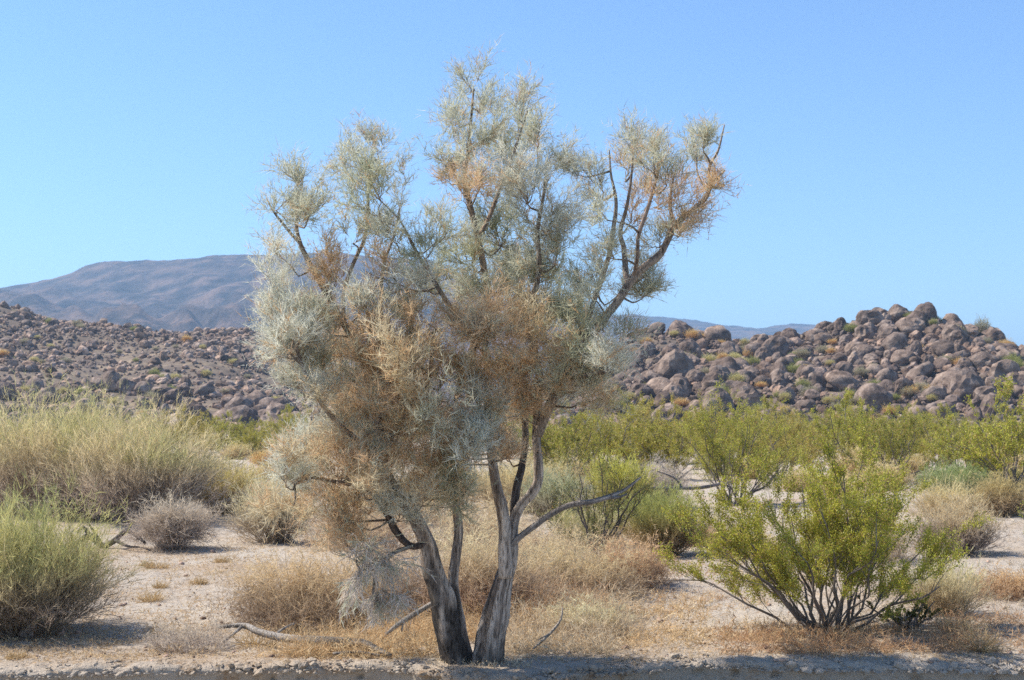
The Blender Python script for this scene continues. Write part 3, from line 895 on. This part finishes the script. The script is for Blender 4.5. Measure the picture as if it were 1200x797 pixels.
for q, (px, py, wpx, hpx, lab) in enumerate([(183, 668, 34, 10, "flat rust-brown grass tuft on sand, larger of a pair"), (172, 663, 20, 7, "flat rust-brown grass tuft on sand, smaller of a pair"), (260, 661, 18, 9, "small golden grass tuft alone on pale sand"),
                                          (187, 693, 16, 8, "small orange grass tuft in the middle of the open sand"), (20, 772, 24, 10, "small orange grass tuft at the bank edge below the pale rock"), (233, 690, 18, 9, "orange grass tuft beside pebbles on the open sand"),
                                          (1148, 765, 22, 32, "upright straw grass tuft on the bank top"), (305, 755, 60, 24, "orange dry grass tuft under the weathered fallen branch"), (178, 705, 26, 16, "thin orange grass tuft before the broom shrub"), (1122, 748, 40, 24, "rusty dry grass tuft in the shade of the large creosote")]):
    p = place(px, py)
    o = grass_geo(size_px(p, hpx) * 1.3, size_px(p, wpx), 190 + q, n=170).build("grass_tuft", M_STRAW)
    o.location = [float(v) for v in p]; tag(o, lab, "grass")
broom("dead_shrub", 222, 758, 34, 110, 133, "low grey dead twigs in dry grass beside the fallen branch", n0=170, n1=5, n2=3, c0=(.27, .23, .2), c1=(.4, .35, .3), spread=.9, dome=.3, stiff=.4, base=.35, tw=.9)


def litter():
    r = np.random.default_rng(201); g = Geo(); n = 34000
    py = 488 + 290 * r.random(n) ** .6; Y = depth(np.clip(py, 545, 778)); X = r.uniform(-.42, .42, n) * Y
    dens = noise(X * 1.3, Y * 1.3, 0, 202) + .5 * noise(X * 4, Y * 4, 0, 203)
    k = (dens > r.normal(.05, .3, n)) & (Y > edge(X) + .03)
    X, Y = X[k], Y[k]; m = len(X)
    a = r.uniform(0, 6.28, m)
    D = np.stack([np.cos(a), np.sin(a), r.normal(0, .1, m)], -1)
    P = np.stack([X, Y, gz(X, Y) + .006], -1)
    s0 = Rib(P, D, r.uniform(.02, .11, m), .0045 * np.maximum(1, Y / 12), bend=.3, seg=2, r=r, taper=.4)
    s0.side = nrm(np.cross(s0.D, np.array([0, 0, 1.0]) + r.normal(size=(m, 3)) * .3))
    f = r.random((m, 1))
    s0.emit(g, np.array((.5, .36, .2)) * f + np.array((.26, .2, .15)) * (1 - f), None, .2, r)
    tag(g.build("straw_litter", M_STRAW), "bits of straw and twig lying on the sand", "litter", None, "stuff")
    g = Geo(); n = 2600
    py = 545 + 232 * r.random(n) ** .7; Y = depth(py); X = r.uniform(-.42, .42, n) * Y
    k = Y > edge(X) + .02; X, Y = X[k], Y[k]
    sh = [boulder_shape(1, 400 + q) for q in range(6)]
    for x, y in zip(X, Y):
        s = .005 * (1 - r.random() * .985) ** -.5 * r.uniform(.7, 1.1)
        V, T = sh[r.integers(6)]; Rm, _ = rotmat(r)
        c = r.uniform(1.2, 2.6)
        g.add((V * s * (1.1, 1, .7)) @ Rm.T + (x, y, float(gz(x, y)) + s * .2), T, None, (c * 1.1, c * 1.05, c))
    tag(g.build("pebbles", M_ROCK, smooth=True), "small pebbles strewn over the sand", "pebbles", None, "stuff")


litter()


def clods():
    r = np.random.default_rng(611); g = Geo()
    sh = [boulder_shape(1, 420 + q) for q in range(6)]
    for q in range(1500):
        x = r.uniform(-4, 4); d = r.exponential(.06) - .03; s = .007 * (1 - r.random() * .98) ** -.45
        y = float(edge(np.array(x))) + d
        z = float(gz(x, y)) - .03 * math.exp(-max(d, 0) / .04) + s * .15 - (max(0, -d) * .6)
        V, T = sh[r.integers(6)]; Rm, _ = rotmat(r)
        g.add((V * s * (1.2, 1, .8)) @ Rm.T + (x, y, z), T, None, (1, 1, 1))
    tag(g.build("earth_clods", M_SAND), "crumbs of pale dried earth along the lip of the bank", "clods", None, "stuff")


clods()
V, T = boulder_shape(3, 77)
g = Geo(); g.add(V, T, None, (1.9, 1.95, 2.0))
o = g.build("rock", M_ROCK, smooth=True); p = place(31, 747)
o.location = [float(p[0]), float(p[1]), float(p[2]) + .025]; o.scale = (.055, .05, .045)
tag(o, "small pale grey rock in the shade before the broom shrub", "rock")

# ------------------------------------------------------------------ dead wood on the ground
GREYW = dict(C0=(.42, .38, .34), C1=(.16, .14, .12))
DARKW = dict(C0=(.13, .11, .10), C1=(.05, .043, .04))


def wood(name, lists, label, sides=9, step=.03, furrow=.18, seed=0, cat="dead wood", **c):
    """lists of (px,py,row of the ground below or depth,radius)"""
    first = None; root = None
    for i, pts in enumerate(lists):
        a = np.array(pts, float)
        P = np.column_stack([at(a[:, 0], a[:, 1], a[:, 2]), a[:, 3]])
        if first is None:
            first = P[0, :3].copy()
            root = empty(name, first, label, cat)
        P[:, :3] -= first
        gg = Geo(); sweep(gg, P, sides, step, furrow, seed + i, **c)
        gg.build("main_limb" if i == 0 else "twig", M_BARK, root, True)
    return root


wood("fallen_branch", [
    [(255, 735, 8.95, .012), (285, 733, 8.9, .018), (305, 741, 8.75, .022), (335, 748, 8.6, .024), (365, 750, 8.5, .026), (400, 752, 8.45, .027), (425, 754, 8.4, .025), (440, 760, 8.35, .018), (458, 768, 8.25, .012)],
    [(285, 733, 8.9, .012), (275, 742, 8.85, .009), (262, 752, 8.7, .006)],
    [(320, 745, 8.65, .009), (335, 735, 8.7, .007), (345, 731, 8.75, .005)],
    [(390, 766, 8.3, .008), (420, 764, 8.3, .008), (445, 768, 8.25, .005)]],
    "long weathered grey fallen branch lying along the bank top", seed=210, **GREYW)
wood("dead_branch", [[(512, 704, 8.5, .013), (495, 714, 8.48, .014), (478, 724, 8.45, .016), (462, 735, 8.45, .014), (453, 743, 8.45, .009)],
                     [(472, 729, 8.45, .008), (471, 740, 8.45, .005)]], "pale grey dead branch leaning against the left trunk", seed=220, C0=(.5, .45, .4), C1=(.25, .22, .19))
wood("dead_branch", [[(625, 760, 8.4, .006), (645, 742, 8.45, .009), (657, 726, 8.5, .007), (659, 712, 8.55, .004)], [(645, 742, 8.45, .005), (630, 750, 8.4, .003)]], "thin pale dead branch in the dry grass right of the trunks", seed=225, C0=(.5, .44, .38), C1=(.28, .24, .2))
Yd = float(depth(640))
wood("fallen_dead_wood", [[(85, 640, Yd, .03), (105, 628, Yd, .035), (120, 640, Yd, .03), (135, 633, Yd, .03), (150, 622, Yd + .1, .022), (170, 636, Yd - .2, .015)],
                          [(105, 628, Yd, .025), (98, 618, Yd, .018), (90, 624, Yd, .012)], [(120, 640, Yd, .022), (112, 626, Yd - .1, .016), (103, 612, Yd - .1, .008)], [(150, 622, Yd + .1, .015), (155, 608, Yd + .1, .008)], [(135, 633, Yd, .02), (150, 640, Yd - .2, .014), (163, 641, Yd - .3, .008)]],
     "black gnarled dead wood lying on sand before the pale bushy shrub", seed=230, **DARKW)
Yb = float(depth(600))
wood("dead_branch", [[(735, 575, Yb, .025), (775, 572, Yb, .03), (815, 572, Yb, .028), (850, 566, Yb + .3, .02), (875, 560, Yb + .5, .012)], [(800, 572, Yb, .02), (790, 560, Yb, .014), (770, 552, Yb, .008)], [(760, 573, Yb, .02), (760, 590, Yb, .018), (758, 600, Yb, .016)]],
     "bare grey dead branch lying across the far creosote bush", seed=240, C0=(.3, .26, .23), C1=(.14, .12, .11))

# ------------------------------------------------------------------ the smoke tree
YT = 8.12
tree = empty("smoke_tree", (at(555, 776, YT)[0], YT, 0.0), "tall smoke tree with twisted grey trunks and silvery rust-tinged crown", "tree")
T0 = np.array(tree.location[:])
PXM = YT / F


def limb(name, pts, parent=tree, sides=12, step=.02, furrow=.16, seed=0, stain=None, C0=(.60, .51, .43), C1=(.24, .19, .155)):
    """pts: (px, py, offset in depth, width in px)"""
    a = np.array(pts, float)
    P = np.column_stack([at(a[:, 0], a[:, 1], YT + a[:, 2]) - T0, a[:, 3] * PXM * .5])
    gg = Geo(); S = sweep(gg, P, sides, step, furrow, seed, C0, C1, stain)
    gg.build(name, M_BARK, parent, True)
    LIMBS.append(S[:, :3])
    return S


LIMBS = []


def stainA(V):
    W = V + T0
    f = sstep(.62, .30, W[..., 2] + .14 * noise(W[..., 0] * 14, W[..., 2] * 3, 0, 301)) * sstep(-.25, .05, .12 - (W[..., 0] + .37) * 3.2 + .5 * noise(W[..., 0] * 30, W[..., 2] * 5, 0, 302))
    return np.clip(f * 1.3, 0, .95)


def stainC(V):
    W = V + T0
    return .75 * sstep(.15, .45, noise(W[..., 0] * 26, W[..., 2] * 3.2, W[..., 1] * 26, 303)) * sstep(.85, .4, W[..., 2])


# trunks
limb("trunk", [(536, 788, 0.02, 46), (534, 770, .02, 36), (528, 745, .02, 29), (521, 715, .02, 27), (514, 688, .02, 26), (506, 660, 0, 22), (501, 638, -.02, 19), (493, 618, -.05, 16), (480, 596, -.08, 15), (462, 576, -.1, 14), (448, 548, -.12, 13), (446, 515, -.12, 12), (440, 480, -.1, 11), (432, 445, -.08, 10)], sides=26, step=.012, furrow=.3, seed=311, stain=stainA)
limb("trunk", [(550, 782, .06, 20), (545, 762, .06, 18), (539, 735, .08, 15), (533, 705, .1, 12), (531, 680, .1, 11), (534, 650, .1, 10), (537, 622, .1, 10), (534, 590, .08, 9), (530, 555, .1, 9), (536, 510, .12, 8), (548, 470, .15, 8), (553, 430, .15, 8)], sides=18, step=.012, furrow=.3, seed=312, stain=stainC)
limb("trunk", [(569, 790, 0, 46), (572, 774, 0, 37), (577, 745, 0, 29), (583, 712, 0, 24), (588, 690, 0, 22), (593, 668, 0, 20), (598, 645, 0, 18), (600, 626, .0, 15), (603, 608, .02, 13), (612, 590, .0, 11), (624, 578, -.02, 11), (631, 562, -.03, 11), (631, 540, -.02, 11), (629, 515, 0, 10), (630, 480, .02, 10), (632, 445, .02, 10), (624, 400, 0, 10), (618, 360, 0, 9)], sides=26, step=.012, furrow=.3, seed=313, stain=stainC)
# limbs
limb("branch", [(592, 676, -.03, 16), (591, 650, -.05, 15), (592, 625, -.06, 14), (589, 600, -.06, 13), (582, 570, -.07, 12), (578, 545, -.07, 11), (574, 515, -.06, 10), (572, 480, -.05, 9), (570, 430, -.04, 8), (566, 380, 0, 8)], sides=16, seed=314)
limb("branch", [(601, 630, .05, 9), (602, 600, .1, 10), (606, 570, .12, 10), (611, 550, .12, 9), (616, 515, .14, 8), (612, 470, .16, 8), (600, 430, .2, 8)], sides=14, seed=315, C0=(.2, .17, .15), C1=(.07, .06, .055))
limb("dead_limb", [(598, 648, -.02, 9), (604, 634, -.04, 8), (625, 617, -.06, 7), (647, 602, -.08, 6.2), (668, 592, -.1, 5.8), (694, 588, -.12, 5.4), (717, 581, -.12, 4.6), (732, 574, -.1, 3.8), (744, 565, -.1, 3), (751, 559, -.1, 1.6)], seed=316, C0=(.46, .41, .37), C1=(.2, .175, .16))
limb("dead_limb", [(712, 583, -.12, 5), (724, 583, -.13, 3.5), (735, 579, -.13, 2)], seed=317, C0=(.46, .41, .37), C1=(.2, .175, .16))
limb("branch", [(500, 636, -.03, 9), (482, 640, -.08, 8), (465, 624, -.12, 9), (452, 598, -.16, 9), (438, 578, -.2, 8), (425, 570, -.22, 6), (405, 560, -.25, 5)], sides=12, seed=318, C0=(.16, .12, .1), C1=(.06, .05, .045))
limb("branch", [(448, 548, -.12, 9), (458, 512, -.15, 8), (475, 488, -.18, 7), (483, 472, -.2, 6), (497, 455, -.2, 6), (505, 430, -.2, 5), (508, 390, -.2, 4)], seed=319, C0=(.18, .14, .115))
limb("branch", [(434, 450, -.08, 10), (426, 425, -.06, 9), (418, 402, -.05, 9), (404, 382, -.04, 8), (388, 354, 0, 7), (374, 329, 0, 6.5), (361, 305, .05, 6), (352, 286, .05, 5), (347, 262, .05, 4), (352, 235, .05, 3)], seed=320, C0=(.42, .33, .25))
limb("branch", [(352, 286, .05, 4), (338, 270, 0, 3.5), (322, 250, -.05, 2.5), (312, 232, -.05, 1.5)], sides=8, seed=321)
limb("branch", [(404, 382, -.04, 5), (402, 350, .1, 5), (409, 322, .15, 5), (418, 300, .15, 5), (427, 280, .15, 4.5), (431, 250, .15, 4), (432, 215, .15, 3), (438, 185, .15, 2)], sides=9, seed=322, C0=(.48, .4, .32))
limb("branch", [(440, 480, -.1, 7), (446, 440, .2, 6), (447, 400, .3, 6), (446, 350, .35, 5), (450, 310, .35, 4), (462, 275, .35, 3), (468, 245, .35, 2)], sides=9, seed=323, C0=(.40, .32, .25))
limb("branch", [(553, 432, .15, 8), (556, 400, .15, 7.5), (572, 350, .12, 7), (568, 318, .1, 7.5), (560, 280, .1, 7), (551, 241, .1, 6.5), (545, 209, .1, 6), (549, 175, .1, 4.5), (552, 140, .1, 3.5), (555, 105, .1, 2)], sides=12, seed=324, C0=(.44, .31, .21))
limb("branch", [(560, 280, .1, 5), (575, 250, .2, 5), (588, 215, .25, 4.5), (600, 185, .3, 4), (610, 155, .3, 3), (618, 130, .3, 2)], sides=10, seed=325, C0=(.42, .3, .21))
limb("branch", [(556, 400, .15, 6), (535, 370, 0, 6), (515, 340, -.1, 5.5), (497, 310, -.15, 5), (488, 295, -.18, 4), (478, 275, -.2, 3)], sides=10, seed=326, C0=(.3, .25, .2))
limb("branch", [(534, 470, .0, 6), (545, 430, -.15, 6), (560, 402, -.2, 6), (578, 372, -.25, 5), (588, 350, -.25, 4)], sides=10, seed=327, C0=(.3, .23, .17))
limb("branch", [(618, 360, 0, 9), (628, 335, -.05, 7), (632, 305, -.1, 6), (630, 270, -.1, 5), (636, 235, -.1, 4), (640, 205, -.1, 2.5)], sides=10, seed=328, C0=(.4, .33, .26))
limb("branch", [(630, 510, 0, 11), (644, 475, -.05, 11), (660, 445, -.08, 11), (675, 416, -.1, 11), (692, 394, -.1, 11), (710, 370, -.1, 10.5), (723, 354, -.1, 10), (741, 327, -.1, 9), (758, 311, -.1, 8.5), (773, 299, -.1, 8), (782, 283, -.1, 7.5), (790, 265, -.1, 7), (812, 246, -.1, 6), (826, 234, -.1, 5.5), (832, 218, -.1, 5), (831, 197, -.1, 4), (841, 178, -.1, 3), (846, 160, -.1, 2.2), (849, 146, -.1, 1.3)], sides=14, seed=329, C0=(.42, .34, .27))
limb("dead_limb", [(832, 217, -.1, 4), (841, 208, -.1, 3.2), (849, 200, -.1, 2.6)], sides=8, seed=330, C0=(.3, .24, .19))
limb("branch", [(675, 416, -.1, 8), (684, 388, .05, 7), (692, 365, .08, 6.5), (701, 338, .08, 6), (713, 302, .08, 5.5), (719, 268, .08, 5), (722, 236, .08, 3.8), (716, 205, .08, 2.6), (714, 176, .08, 1.4)], sides=10, seed=331, C0=(.45, .38, .31))
limb("branch", [(735, 334, -.1, 6), (733, 315, .05, 6.5), (731, 290, .1, 6), (727, 272, .1, 5), (735, 240, .1, 4), (740, 205, .1, 3), (742, 180, .1, 2)], sides=10, seed=332, C0=(.4, .32, .26))
limb("branch", [(743, 325, -.1, 5), (747, 300, -.2, 5), (748, 277, -.22, 4.5), (757, 250, -.22, 4), (768, 215, -.22, 3), (772, 195, -.22, 2)], sides=10, seed=333, C0=(.4, .29, .23))
limb("branch", [(790, 265, -.1, 4.5), (785, 240, 0, 4), (788, 215, .05, 3), (792, 198, .05, 2)], sides=8, seed=334, C0=(.3, .22, .17))
limb("branch", [(830, 225, -.1, 3), (818, 205, -.02, 2.6), (816, 180, 0, 1.8)], sides=8, seed=335)
limb("branch", [(447, 545, -.1, 8), (425, 520, -.3, 7), (400, 500, -.4, 6), (375, 470, -.45, 5), (355, 430, -.45, 4), (340, 380, -.4, 3)], sides=10, seed=336, C0=(.24, .19, .15))
limb("branch", [(425, 570, -.22, 5), (395, 565, -.35, 4.5), (365, 560, -.4, 3.5), (345, 568, -.4, 2.5)], sides=8, seed=337, C0=(.24, .19, .15))
limb("branch", [(660, 445, -.08, 6), (685, 440, -.3, 5), (710, 435, -.4, 4), (725, 420, -.4, 3)], sides=8, seed=338, C0=(.24, .19, .15))
limb("branch", [(482, 640, -.08, 5), (458, 650, -.25, 5), (442, 668, -.32, 4.5), (438, 690, -.34, 3.5), (436, 705, -.35, 2)], sides=8, seed=339, C0=(.4, .35, .3), C1=(.2, .17, .15))

LP = np.concatenate(LIMBS)
CL = """325 245 25 30 g .5;355 225 22 28 g .5;350 268 40 22 k .9;370 250 15 25 g .4;405 190 20 25 g .45;445 180 22 28 g .5;430 215 38 35 g .9;430 250 35 30 k .9;455 285 30 25 g .7
410 280 20 25 g .4;470 255 20 35 g .5;395 312 30 20 o .4;330 312 22 35 w .6;330 370 24 40 w .9;345 420 38 40 w 1.2;325 402 18 30 w .7;350 455 33 25 w .8;375 395 30 35 o .6;385 345 25 30 o .5
400 420 35 35 o 1;380 470 35 35 g .7;430 355 25 25 w .7;440 330 30 30 o .4;435 395 35 30 o .7;550 103 25 22 g .5;530 140 30 30 g .7;565 135 30 30 g .7;550 175 45 30 g 1;520 195 25 25 k .7
610 135 22 20 g .4;600 165 35 30 k .8;625 160 15 20 g .3;585 195 35 30 k .9;520 220 25 20 o .5;565 215 25 20 o .7;545 240 25 25 o .4;640 200 30 22 g .6;610 235 50 35 w 1.1;665 210 18 15 g .3
500 300 30 25 k .8;525 275 28 30 g .7;490 335 30 22 w .9;515 340 35 30 k .8;545 310 30 30 k .9;500 375 30 25 o .5;470 380 25 25 g .4;600 290 55 40 k 1.3;640 270 40 35 w 1;660 310 40 35 g 1
620 340 50 35 k 1.2;570 350 35 30 g .9;580 400 40 40 o 1;545 390 25 30 o .7;630 400 40 35 t 1;670 370 40 30 k 1;690 410 35 35 k 1;708 440 32 30 w .9;680 460 40 25 g .9;650 440 30 30 o .9
690 340 25 30 g .6;610 450 40 30 o 1;720 400 22 35 g .7;690 250 25 25 g .7;700 225 18 20 g .4;740 180 25 25 g .8;730 210 22 30 t .8;765 200 30 25 g .8;790 215 30 22 g .8;815 190 18 20 g .6
820 170 14 14 g .35;835 220 12 12 o .3;760 245 30 22 o .8;795 245 30 20 o .7;810 265 22 18 o .4;740 265 20 25 o .4;770 290 25 18 g .4;760 330 22 22 g .5;790 275 20 18 o .4;765 352 12 15 g .25
740 345 20 20 g .5;705 300 20 25 g .5;450 440 40 40 o 1.2;490 430 30 30 g .5;440 490 45 35 o 1.2;500 500 40 35 o 1.2;540 460 30 30 o 1;555 490 22 28 w .9;400 510 35 30 g 1;360 540 35 28 w 1.1
345 570 28 22 w 1;340 600 30 16 t .7;390 560 40 30 o 1;430 550 30 30 g .8;480 550 35 30 o 1;530 545 35 25 o 1.1;500 590 35 28 t .9;535 590 22 25 k .8;420 600 40 30 t .8;470 610 30 25 w .7
380 610 40 25 o .7;430 650 38 35 d .9;400 640 35 25 o .6;445 690 18 18 d .6;560 520 18 25 w .6;610 490 35 25 o .9;645 480 30 20 g .6;590 540 18 22 o .4;480 460 30 30 t .8;600 370 35 30 t .9;465 520 30 30 t .8"""
TC = {'g': ((.50, .50, .38), (.63, .625, .49)), 'k': ((.40, .41, .27), (.54, .545, .39)), 'w': ((.60, .60, .50), (.70, .70, .60)),
      'o': ((.60, .41, .235), (.75, .56, .36)), 't': ((.60, .51, .33), (.73, .64, .45)), 'd': ((.55, .48, .41), (.67, .60, .52))}
rt = np.random.default_rng(401)
parts = {'live': Geo(), 'dead': Geo()}
clumps = []
for line in CL.replace("\n", ";").split(";"):
    f = line.split(); v = [float(q) for q in f[:4]] + [f[4], float(f[5]), 0]
    clumps.append(v)
    if v[1] > 385 and v[0] < 700 and v[4] != 'd':
        clumps.append([v[0] + rt.uniform(-16, 16), v[1] + rt.uniform(-14, 14), v[2] * 1.05, v[3] * 1.05, rt.choice(['o', 'o', 't', 'g']) if v[4] == 'o' else rt.choice([v[4], v[4], 't']), v[5] * .42, 1])
for cx, cy, rx, ry, ty, wt, front in clumps:
    edgef = min(abs(cx - 570) / 280, 1)
    dyn = rt.uniform(-.8, .8) * (1 - .55 * edgef)
    if ty in 'o': dyn *= .7
    if ty in 'wd': dyn = -abs(dyn)
    if front: dyn = -rt.uniform(.15, .75)
    cpt = at(cx, cy, YT + dyn) - T0
    # nearest limb, the lower ones preferred
    dd = LP - cpt; dist = np.linalg.norm(dd * np.array([1, .6, 1]), axis=1) + np.where(LP[:, 2] > cpt[2], .25, 0)
    near = LP[np.argmin(dist)]
    sx, sz = rx * PXM, ry * PXM; sy = (sx + sz) * .62
    anchor = cpt + (near - cpt) * .35 if np.linalg.norm(near - cpt) < .5 else cpt + nrm(near - cpt) * .18
    mid = (near + anchor) / 2 + rt.normal(0, .02, 3) + np.array([0, 0, -.02])
    if np.linalg.norm(near - anchor) > .05:
        bgeo = Geo(); sweep(bgeo, np.column_stack([np.stack([near, mid, anchor]), [.007, .005, .0035]]), 6, .05, .12, int(cx), (.34, .27, .21), (.2, .16, .13))
        bgeo.build("branchlet", M_BARK, tree, True)
    if cy < 340: wt *= .85
    nb = max(3, int(round(5.5 * wt * math.sqrt(rx * ry) / 28)))
    q = nrm(rt.normal(size=(nb, 3))) * rt.uniform(.45, 1, (nb, 1))
    tip = cpt + q * np.array([sx, sy, sz])
    D = tip - anchor; D[:, 2] += sz * (rt.uniform(.1, .9, nb) if ty != 'd' else -.3)
    sb = Rib(np.repeat(anchor[None], nb, 0), D, np.linalg.norm(D, axis=1), .007, bend=.3, wig=.04, seg=5, r=rt, taper=.5)
    up = -.6 if ty == 'd' else .4
    rad = (sx + sz) * .5
    s0 = sb.kids(6, .15, 1, (.35 * rad, .95 * rad), .0042, spread=.8, up=up, r=rt, bend=.3, wig=.06, seg=4, taper=.5)
    thick = 1.7 if ty == 'd' else 1
    s1 = s0.kids(int(max(6 if cy < 340 else 8, 10 * wt)), .1, 1, (.05, .16), .003 * thick, spread=.9, up=up * .8, r=rt, bend=.35, wig=.06, seg=3, taper=.5)
    s2 = s1.kids(5 if ty == 'd' else 8, .1, 1, (.022, .075), .0034 * thick, spread=1.0, up=up * .6, r=rt, bend=.5, wig=.06, seg=1, taper=0)
    c0, c1 = (np.array(v) for v in TC[ty])
    G = parts['dead' if ty in 'od' else 'live']
    cb = np.array((.30, .23, .17))
    sb.emit(G, cb, cb, .12, rt)
    s0.emit(G, cb * 1.1, c0 * .9, .12, rt)
    m = rt.random((s1.n, 1)); cc = c0 * (1 - m) + c1 * m
    other = np.array(TC['o' if ty in 'gkwt' else 'g'][0])
    sw = (rt.random((s1.n, 1)) < (.1 if ty in 'gkw' else .28 if ty == 'o' else .3)); cc = np.where(sw, other, cc)
    s1.emit(G, cc * .92, cc, .1, rt)
    s2.emit(G, cc[s2.parent], cc[s2.parent] * 1.06, .12, rt)
parts['live'].build("crown", M_TWIG, tree)
tag(parts['dead'].build("dead_twigs", M_TWIG, tree), "rust and grey leafless twigs inside the crown")

# ------------------------------------------------------------------ the air
def haze():
    me = bpy.data.meshes.new("haze"); bm = bmesh.new()
    x0, x1, y0, y1, z0, z1 = -4500, 4500, -60, 4600, -7, 215
    vs = [bm.verts.new(v) for v in [(x0, y0, z0), (x1, y0, z0), (x1, y1, z0), (x0, y1, z0), (x0, y0, z1), (x1, y0, z1), (x1, y1, z1), (x0, y1, z1)]]
    for f in [(3, 2, 1, 0), (4, 5, 6, 7), (0, 1, 5, 4), (1, 2, 6, 5), (2, 3, 7, 6), (3, 0, 4, 7)]: bm.faces.new([vs[i] for i in f])
    bm.to_mesh(me); bm.free()
    m = bpy.data.materials.new("air"); m.use_nodes = True; t = m.node_tree; t.nodes.clear()
    out = t.nodes.new("ShaderNodeOutputMaterial"); v = t.nodes.new("ShaderNodeVolumePrincipled")
    v.inputs["Color"].default_value = (.42, .68, 1.0, 1); v.inputs["Density"].default_value = HAZE; v.inputs["Anisotropy"].default_value = 0.1
    t.links.new(v.outputs[0], out.inputs["Volume"])
    me.materials.append(m)
    o = bpy.data.objects.new("haze", me); col.objects.link(o)
    tag(o, "thin blue desert haze over the distant mountains", "haze", None, "stuff")


HAZE = 0.00037
haze()
